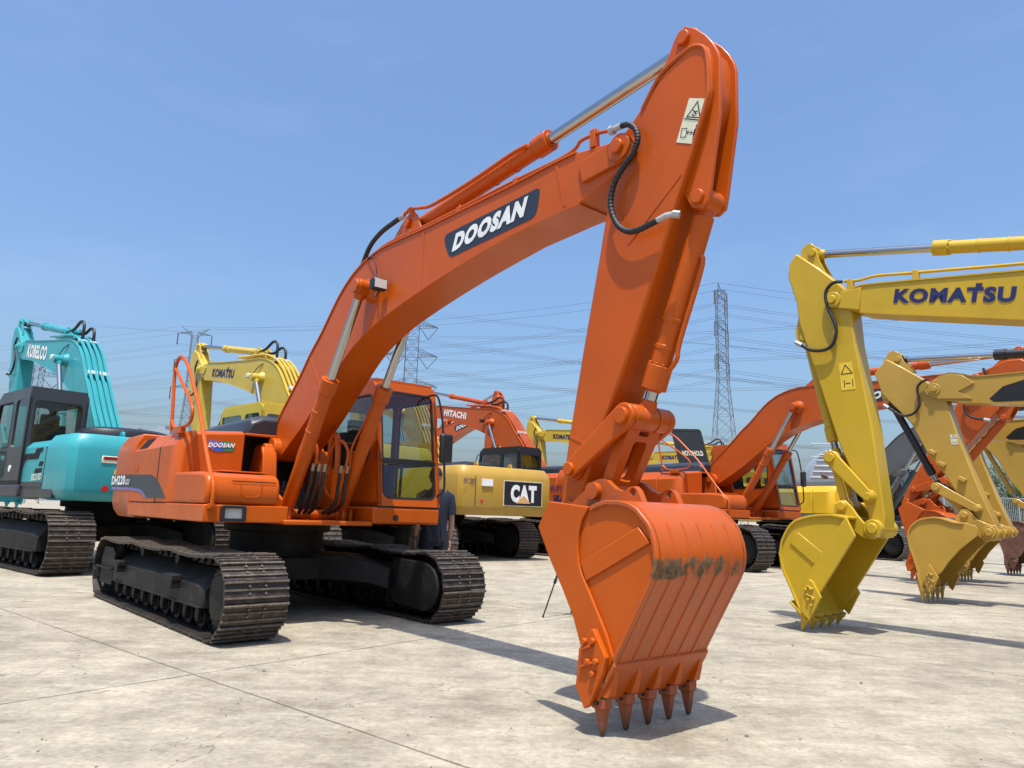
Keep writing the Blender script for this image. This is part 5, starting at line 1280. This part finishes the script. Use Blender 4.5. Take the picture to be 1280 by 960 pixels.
# line 1: left pylon - right pylon - onwards to the right, and out to the left
for i, (p, q) in enumerate(zip(tL, tR)):
    pr = .5 if i < 6 else 0
    lv_ = ('top', 'middle', 'lowest')[i // 2] + ' cross arm' if i < 6 else 'forked tip'; sd_ = ('left', 'right')[i % 2]; kd_ = 'paired wires' if i < 6 else 'single thin wire'
    wire(p, q, 5.5 if i < 6 else 3.5, pr, lab='%s between left and right pylons, %s end of %s' % (kd_, sd_, lv_))
    wire(q, q + Vector((260, -6, 1)), 9, pr, lab='%s right of the tall right pylon, %s end of %s' % (kd_, sd_, lv_))
    wire(p, p + Vector((-170, 10, -2)), 7, pr, lab='%s left of the forked pylon, %s end of %s' % (kd_, sd_, lv_))
for i, p in enumerate(tC):
    pr = .5 if i < 6 else 0
    lv_ = ('top', 'middle', 'lowest')[i // 2] + ' cross arm' if i < 6 else 'peak'; sd_ = ('left', 'right')[i % 2]; wire(p, p + Vector((330, 30, 3.0 - .7 * i)), 10 if i < 6 else 6, pr, lab='wire running right from the cab roof pylon, %s end of %s' % (sd_, lv_)); 
    q = tZ[min(i, len(tZ) - 1)] if i < 4 else p + Vector((-112, 10, -3))
    wire(p, q, 5, pr, lab='wire running left from the cab roof pylon, %s end of %s' % (sd_, lv_))
for k in range(3):
    wire((-300, 260, 22 + 6 * k), (420, 250, 25 + 5 * k), 5 + k, .6, .04, lab='%s of three nearly level wire pairs crossing low behind all the pylons' % ('lowest', 'middle', 'highest')[k])
for k in range(3):
    wire((-29 + 2 * k, 205, 38 + 7 * k), (230, 60, 42 + 7 * k), 10, .5, lab='%s of three wire pairs rising to the right from the pylon above the cab' % ('lowest', 'middle', 'highest')[k])

# ------------------------------------------------------------------ distant setting
def tower_block(x, y, wd, dp, h, name='apartment_tower', lab=''):
    root = empty(name, (x, y, -.03)); tag(root, lab, 'tower block', 'hazy tower blocks on the skyline')
    MB().box(-wd / 2, wd / 2, -dp / 2, dp / 2, 0, h).build('wall', M['far'], root, smooth=0)
    MB().box(-wd * .2, wd * .2, -dp / 3, dp / 3, h, h + 4).build('roof_house', M['far'], root, smooth=0)
    wn = MB()
    for fl in range(int(h / 3.2) - 1):
        for k in range(int(wd / 4)):
            cx = -wd / 2 + 2 + k * 4; wn.add([(cx - .9, -dp / 2 - .05, 2 + fl * 3.2), (cx + .9, -dp / 2 - .05, 2 + fl * 3.2), (cx + .9, -dp / 2 - .05, 3.5 + fl * 3.2), (cx - .9, -dp / 2 - .05, 3.5 + fl * 3.2)], [(0, 1, 2, 3)])
    wn.build('windows', M['farwin'], root, smooth=0)['kind'] = 'stuff'
M['far'] = plain('hazy_facade', (.34, .38, .43), .9)  # distance haze mixed into the facade and window colours
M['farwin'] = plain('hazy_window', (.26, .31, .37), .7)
for i, (x, wd, h) in enumerate(((-392, 16, 62), (-372, 14, 70), (-357, 12, 64), (-341, 20, 72), (-322, 14, 66), (-412, 18, 60), (-438, 20, 58))):
    tower_block(x, 700 + 12 * (i % 3), wd, 14, h, lab='pale hazy tower block far behind the left machines, number %s from the left' % ['third', 'fourth', 'fifth', 'sixth', 'last', 'second', 'first'][i])

# ------------------------------------------------------------------ person standing behind the cab
def person():
    root = empty('person', (-.95, 9.45, 0), radians(-150))
    tag(root, 'man in a navy t-shirt with one arm hanging, half hidden behind the orange cab', 'person')
    def skin_mesh(name, verts, edges, radii, mat, parent, sub=2, rootv=0):
        me = bpy.data.meshes.new(name); me.from_pydata(verts, edges, []); o = bpy.data.objects.new(name, me); col.objects.link(o)
        o.modifiers.new('skin', 'SKIN'); sv = me.skin_vertices[0].data
        for i, r_ in enumerate(radii): sv[i].radius = (r_, r_) if not isinstance(r_, tuple) else r_
        sv[rootv].use_root = True
        sb = o.modifiers.new('subdiv', 'SUBSURF'); sb.levels = sub; sb.render_levels = sub
        dg = bpy.context.evaluated_depsgraph_get(); dg.update()
        nm = bpy.data.meshes.new_from_object(o.evaluated_get(dg)); bpy.data.objects.remove(o); bpy.data.meshes.remove(me)
        nm.polygons.foreach_set('use_smooth', [True] * len(nm.polygons)); nm.materials.clear(); nm.materials.append(M[mat])
        o = bpy.data.objects.new(name, nm); col.objects.link(o); o.parent = parent; return o
    # body: pelvis, spine, neck, head, legs and arms as one skin
    V = [(0, 0, .95), (0, 0, 1.12), (0, 0, 1.32), (0, -.01, 1.46), (0, -.02, 1.54), (0, -.03, 1.60)]
    E_ = [(0, 1), (1, 2), (2, 3), (3, 4), (4, 5)]; Rr = [(.15, .11), (.14, .10), (.17, .115), (.13, .09), .055, .055]
    for s_ in (-1, 1):
        k = len(V)
        V += [(s_ * .17, 0, 1.45), (s_ * .215, .01, 1.30), (s_ * .235, .02, 1.14), (s_ * .245, -.01, 1.0), (s_ * .245, -.035, .885)]
        E_ += [(3, k), (k, k + 1), (k + 1, k + 2), (k + 2, k + 3), (k + 3, k + 4)]; Rr += [.050, .048, .042, .036, .027]
        k = len(V)
        V += [(s_ * .10, 0, .86), (s_ * .105, -.01, .50), (s_ * .11, .02, .12), (s_ * .11, -.02, .05), (s_ * .115, -.15, .035)]
        E_ += [(0, k), (k, k + 1), (k + 1, k + 2), (k + 2, k + 3), (k + 3, k + 4)]; Rr += [.095, .062, .045, .045, .04]
    body = skin_mesh('body', V, E_, Rr, 'skin', root)
    # head with face
    hv = MB(); rings = []
    for i in range(11):
        t = i / 10; z = 1.575 + .235 * t; q = sqrt(max(0.0005, 1 - (2 * t - 1) ** 2)); wd = .076 * q * (1 if t > .4 else .82 + .45 * t); dp = .098 * q
        rings.append([(wd * cos(a), -.035 + dp * sin(a) - (.012 if (.35 < t < .5 and abs(a - 1.5 * pi) < .25) else 0), z) for a in [2 * pi * k / 20 for k in range(20)]])
    hv.loft(rings); hd_ = hv.build('head', 'skin', root, smooth=60)
    MB().prism([(-.012, 1.655), (.012, 1.655), (.004, 1.70), (-.004, 1.70)], -.150, -.125).build('nose', 'skin', hd_, smooth=60)
    for s_ in (-1, 1):
        MB().cyl((s_ * .03, -.124, 1.70), (s_ * .03, -.130, 1.70), .012, seg=10).build('eye', 'hair', hd_)
        MB().loft([[(s_ * (.074 + k), -.03 + .02 * cos(a), 1.69 + .032 * sin(a)) for a in [2 * pi * j / 10 for j in range(10)]] for k in (0, .012)]).build('ear', 'skin', hd_)
    MB().box(-.022, .022, -.133, -.120, 1.628, 1.634).build('mouth', 'red', hd_)
    hr_ = MB(); rings = []
    for i in range(8):
        t = i / 7; z = 1.70 + .125 * t; q = sqrt(max(.001, 1 - t * t)); rings.append([(.084 * q * cos(a), -.028 + .104 * q * sin(a) + (.012 if t < .3 and sin(a) < -.3 else 0), z) for a in [2 * pi * k / 20 for k in range(20)]])
    hr_.loft(rings); hr_.build('hair', 'hair', root, smooth=60)
    # t-shirt
    sh = MB(); rings = []
    for z, a_, b_ in ((.86, .172, .128), (.93, .175, .125), (1.05, .17, .12), (1.2, .18, .125), (1.34, .20, .13), (1.44, .205, .120), (1.50, .135, .092), (1.535, .072, .070)):
        rings.append([(a_ * cos(t) * (1 + .02 * sin(5 * t + z * 20)), b_ * sin(t) * (1 + .03 * sin(7 * t - z * 15)), z) for t in [2 * pi * k / 28 for k in range(28)]])
    sh.loft(rings)
    for s_ in (-1, 1): sh.tube([(s_ * .12, 0, 1.46), (s_ * .195, .005, 1.42), (s_ * .222, .012, 1.28), (s_ * .23, .015, 1.20)], .07, 14, rf=lambda i: (.07, .078, .070, .067)[i])
    sh.build('t_shirt', 'cloth', root, smooth=60)
    tr_ = MB().loft([[(.165 * cos(t), .125 * sin(t), z) for t in [2 * pi * k / 24 for k in range(24)]] for z in (.99, .86)] + [[(.15 * cos(t), .11 * sin(t), .80) for t in [2 * pi * k / 24 for k in range(24)]]])
    for s_ in (-1, 1): tr_.tube([(s_ * .085, 0, .98), (s_ * .10, 0, .84), (s_ * .105, -.01, .5), (s_ * .11, .01, .10)], .1, 16, rf=lambda i: (.10, .105, .08, .065)[i])
    tr_.build('trousers', 'pants', root, smooth=60)
    for s_ in (-1, 1): MB().loft([[(s_ * .11 + .05 * cos(t) * k, -.05 + .13 * sin(t) * k, z) for t in [2 * pi * q / 16 for q in range(16)]] for z, k in ((0, 1), (.03, 1), (.07, .8), (.10, .5))]).build('shoe', 'black', root)
    # hands: palm and five fingers, slightly curled
    for s_ in (-1, 1):
        x = s_ * .245
        hv_ = [(x, -.037, .89), (x, -.042, .85), (x, -.045, .80)]; he = [(0, 1), (1, 2)]; hr2 = [(.018, .026), (.017, .038), (.014, .040)]
        for j, (dy, ln_) in enumerate(((-.030, .068), (-.010, .078), (.010, .073), (.028, .058))):
            k = len(hv_); y = -.045 + dy
            hv_ += [(x, y, .785), (x - s_ * .006, y, .785 - ln_ * .45), (x - s_ * .022, y, .785 - ln_ * .8), (x - s_ * .036, y, .785 - ln_)]
            he += [(2, k), (k, k + 1), (k + 1, k + 2), (k + 2, k + 3)]; hr2 += [.0095, .009, .0085, .007]
        k = len(hv_); hv_ += [(x - s_ * .005, -.078, .835), (x - s_ * .014, -.094, .805), (x - s_ * .02, -.096, .78)]; he += [(1, k), (k, k + 1), (k + 1, k + 2)]; hr2 += [.012, .0105, .0085]
        skin_mesh('hand', hv_, he, hr2, 'skin', root)
    MB().cyl((.245, -.036, .905), (.245, -.034, .93), .033, seg=16).box(.270, .284, -.05, -.02, .90, .935).build('wrist_watch', 'black', root)
    return root
person()

# ------------------------------------------------------------------ camera tripod half hidden behind the bucket
tp = empty('camera_tripod', (.78, 9.22, 0)); tag(tp, 'slim black tripod whose one leg shows left of the worn bucket', 'tripod')
for a_, in ((pi + .30,), (pi + .30 + 2 * pi / 3,), (pi + .30 - 2 * pi / 3,)):
    c, s_ = cos(a_), sin(a_); P = lambda t: (c * (.02 + .31 * t), s_ * (.02 + .31 * t), .86 * (1 - t))
    lg = MB().tube([P(0), P(.5)], .014, 8).tube([P(.48), P(.985)], .009, 8).cyl(P(.47), P(.53), .019, seg=10)
    lo = lg.build('leg', 'black', tp); MB().cyl(P(.975), P(1.0), .013, .010, seg=8).build('rubber_foot', 'rubber', lo)
MB().cyl((0, 0, .72), (0, 0, 1.02), .013, seg=10).cyl((0, 0, .84), (0, 0, .89), .032, seg=12).build('centre_column', 'black', tp)
MB().box(-.03, .03, -.02, .02, 1.02, 1.06).build('head', 'black', tp, bevel=.005)

# ------------------------------------------------------------------ panel standing in for a black machine cab, on added posts
pb = empty('cab_panel', (6.3, 24.9, 0), radians(-8)); tag(pb, 'slanted black panel standing in for a machine cab with small yellow lettering behind the second orange excavator', 'machine cab')
fnb = lambda a, b_, d_: (a - (b_ - 3.6) * .22, d_ + (b_ - 3.6) * .10, b_)
bo2 = MB().panel(rnd(-.43, .46, 2.95, 4.30, .07), [], fnb, .06).build('board', 'black', pb, bevel=.01)
MB().panel(rnd(-.50, .53, 2.88, 4.37, .10), [rnd(-.43, .46, 2.95, 4.30, .07)], lambda a, b_, d_: (a - (b_ - 3.6) * .22, d_ - .012 + (b_ - 3.6) * .10, b_), .085).build('frame', 'rubber', pb, bevel=.01)
lettering('HOTOHOLD', fnb(-.30, 3.42, -.015), fnb(.40, 3.42, -.015), fnb(-.30, 3.60, -.015), (0, -1, 0), 'cream', bo2, .03)
for x in (-.3, .3): MB().box(x - .04, x + .04, -.02, .06, 0, 2.95).build('post', 'black', pb)

# ------------------------------------------------------------------ silver ribbed conveyor housing behind the amber machine
sv = empty('ribbed_housing', (16.2, 36.5, 0), radians(-14)); tag(sv, 'silver ribbed sloping machine housing with mesh rails behind the amber excavator', 'machine housing')
N = 12; rg = []
pr = [(-1.15, 0), (-1.15, 1.6), (-1.0, 3.9), (-.7, 4.5), (-.2, 5.0), (.3, 5.0), (.9, 4.4), (1.1, 3.6), (1.15, 0)]
MB().loft([[(x, -1.2, z * .97) for x, z in pr], [(x, 1.2, z * .97) for x, z in pr]]).build('shell', 'silver', sv, bevel=.02)
for k in range(8):
    z = 2.6 + k * .28; x_ = 1.02 - max(0, z - 3.4) * .38
    MB().box(-x_, x_, -1.25, -1.2, z, z + .06).build('rib', 'silver', sv, bevel=.008)
ms = MB()
for k in range(9): ms.tube([(-.9 + k * .22, -1.22, 4.5), (-.9 + k * .22 + .25, -1.22, 5.15)], .012, 4).tube([(-.9 + k * .22 + .25, -1.22, 4.5), (-.9 + k * .22, -1.22, 5.15)], .012, 4)
ms.tube([(-.95, -1.22, 5.15), (1.1, -1.22, 5.15)], .025, 6).tube([(-.95, -1.22, 4.5), (1.1, -1.22, 4.5)], .025, 6)
ms.build('mesh_rail', 'galv', sv, smooth=0)
MB().tube(smooth_path([(-.25, -1.3, 3.0), (-.25, -1.3, 3.4), (-.35, -1.3, 3.55), (-.5, -1.3, 3.6)], 5), .08, 10).build('exhaust_pipe', 'rust', sv)

# ------------------------------------------------------------------ trees and fence at the far right
leafm, n, b = newmat('leaf_green')
tc = nd(n, 'ShaderNodeTexCoord').outputs['Object']; nz_ = noise(n, .9, 5, .6, tc)
rl_ = ramp(n, nz_.outputs[0], [(.3, (.018, .04, .012)), (.6, (.035, .07, .018)), (.8, (.055, .09, .025))]); n.links.new(rl_.outputs[0], b.inputs['Base Color']); b.inputs['Roughness'].default_value = .8; b.inputs['Specular IOR Level'].default_value = .15
M['leaf'] = leafm; M['bark'] = plain('bark', (.10, .075, .05), .9, bump=.5)
def tree(x, y, h, lab, seed):
    rr_ = random.Random(seed); root = empty('broadleaf_tree', (x, y, -.03)); tag(root, lab, 'tree', 'trees beyond the fence')
    tk_ = MB(); tk_.tube([(0, 0, 0), (.05, 0, h * .25), (-.05, .05, h * .5), (.05, 0, h * .8)], .2, 8, rf=lambda i: (.22, .17, .12, .05)[i])
    for k in range(7):
        a = k * 2.4; z = h * (.3 + .07 * k); tk_.tube([(0, 0, z), (cos(a) * .9, sin(a) * .9, z + .5), (cos(a) * 1.6, sin(a) * 1.6, z + 1.2)], .05, 5, rf=lambda i: (.07, .045, .02)[i])
    tk_.build('trunk', 'bark', root)
    lf = MB(); cl = [(rr_.gauss(0, h * .17), rr_.gauss(0, h * .17), h * rr_.uniform(.3, .95), rr_.uniform(.5, 1.1)) for _ in range(26)]
    for cx, cy, cz, r_ in cl:
        for _ in range(110):
            d_ = Vector((rr_.gauss(0, 1), rr_.gauss(0, 1), rr_.gauss(0, 1))).normalized() * r_ * rr_.uniform(.55, 1.05); p = Vector((cx, cy, cz)) + d_
            u_ = Vector((rr_.gauss(0, 1), rr_.gauss(0, 1), rr_.gauss(0, .6))).normalized() * .10; v_ = u_.orthogonal().normalized() * .06
            lf.add([p - u_, p + v_, p + u_, p - v_], [(0, 1, 2, 3)])
    lf.build('crown', 'leaf', root, smooth=0)
for i, (x, y, h, lb) in enumerate(((40.5, 62, 6.2, 'green tree beyond the fence, nearest the mustard arm'), (44.0, 61, 6.8, 'green tree beyond the fence at the right frame edge'), (48.5, 64, 6.0, 'green tree beyond the fence just outside the right frame edge'), (35.5, 66, 5.4, 'green tree beyond the fence hidden behind the mustard arms'), (13.5, 60, 5.0, 'small green tree beyond the amber machine'))): tree(x, y, h, lb, i)
fn_ = empty('mesh_fence', (43, 58, -.03)); tag(fn_, 'pale metal fence with upright bars below the trees at the right', 'fence')
for k in range(9): MB().box(-8 + k * 2 - .04, -8 + k * 2 + .04, -.04, .04, 0, 3.9).build('post', 'galv', fn_)
MB().box(-8, 8, -.02, .02, 3.7, 3.76).box(-8, 8, -.02, .02, .3, .36).build('rail', 'galv', fn_)
fb = MB()
for k in range(107): fb.box(-8 + k * .15 - .012, -8 + k * .15 + .012, -.012, .012, .3, 3.74)
fb.build('bars', 'galv', fn_, smooth=0)['kind'] = 'stuff'

# far machines whose dark hoods show over the orange engine cover
FA = excavator('excavator', 'far yellow excavator in the gap between the turquoise pipes and the orange rail', (-37.5, 72, 0), -2.3, 1.2, tb=-.45, ta=.5,
    paint_='kyel', cab='black', hood='black', frame='grey', group='far excavators behind the back row', rail=False)
FB = excavator('excavator', 'far excavator with black covers low behind the orange grab rail', (-25.5, 52, 0), -2.3, 1.2, tb=-.5, ta=.4,
    paint_='grey', cab='black', hood='black', frame='grey', group='far excavators behind the back row', rail=False)
# small brackets down the edge of the second mustard arm
for e_ in (CJ, CL):
    for x, z in ((5.77, 2.5), (5.64, 2.29), (5.35, 2.03)):
        MB().obox((x, e_['w2'] + .03, z), Vector((1, 0, .6)).normalized(), Vector((0, 1, 0)), Vector((-.6, 0, 1)).normalized(), .06, .03, .03).build('hose_bracket', 'cyel', e_['arm'], bevel=.006)

# loose grit and small stones on the yard
gr = MB(); rg_ = random.Random(11)
for _ in range(420):
    y = 2.6 + 12 * rg_.random() ** 1.6; x = rg_.uniform(-.75, .75) * y; q = rg_.uniform(.003, .009) * (2.2 if rg_.random() < .05 else 1)
    n_ = 5; a0 = rg_.random() * 6; R0 = [(x + q * cos(a0 + 2 * pi * k / n_) * rg_.uniform(.7, 1.2), y + q * sin(a0 + 2 * pi * k / n_) * rg_.uniform(.7, 1.2), -.001) for k in range(n_)]
    gr.loft([R0, [(x + (px_ - x) * .6, y + (py_ - y) * .6, q * .8) for px_, py_, _z in R0]])
gs = gr.build('grit', plain('grit_stone', (.20, .17, .13), .9), smooth=0); tag(gs, 'loose grit and small stones scattered on the concrete yard', 'grit', kind='stuff')
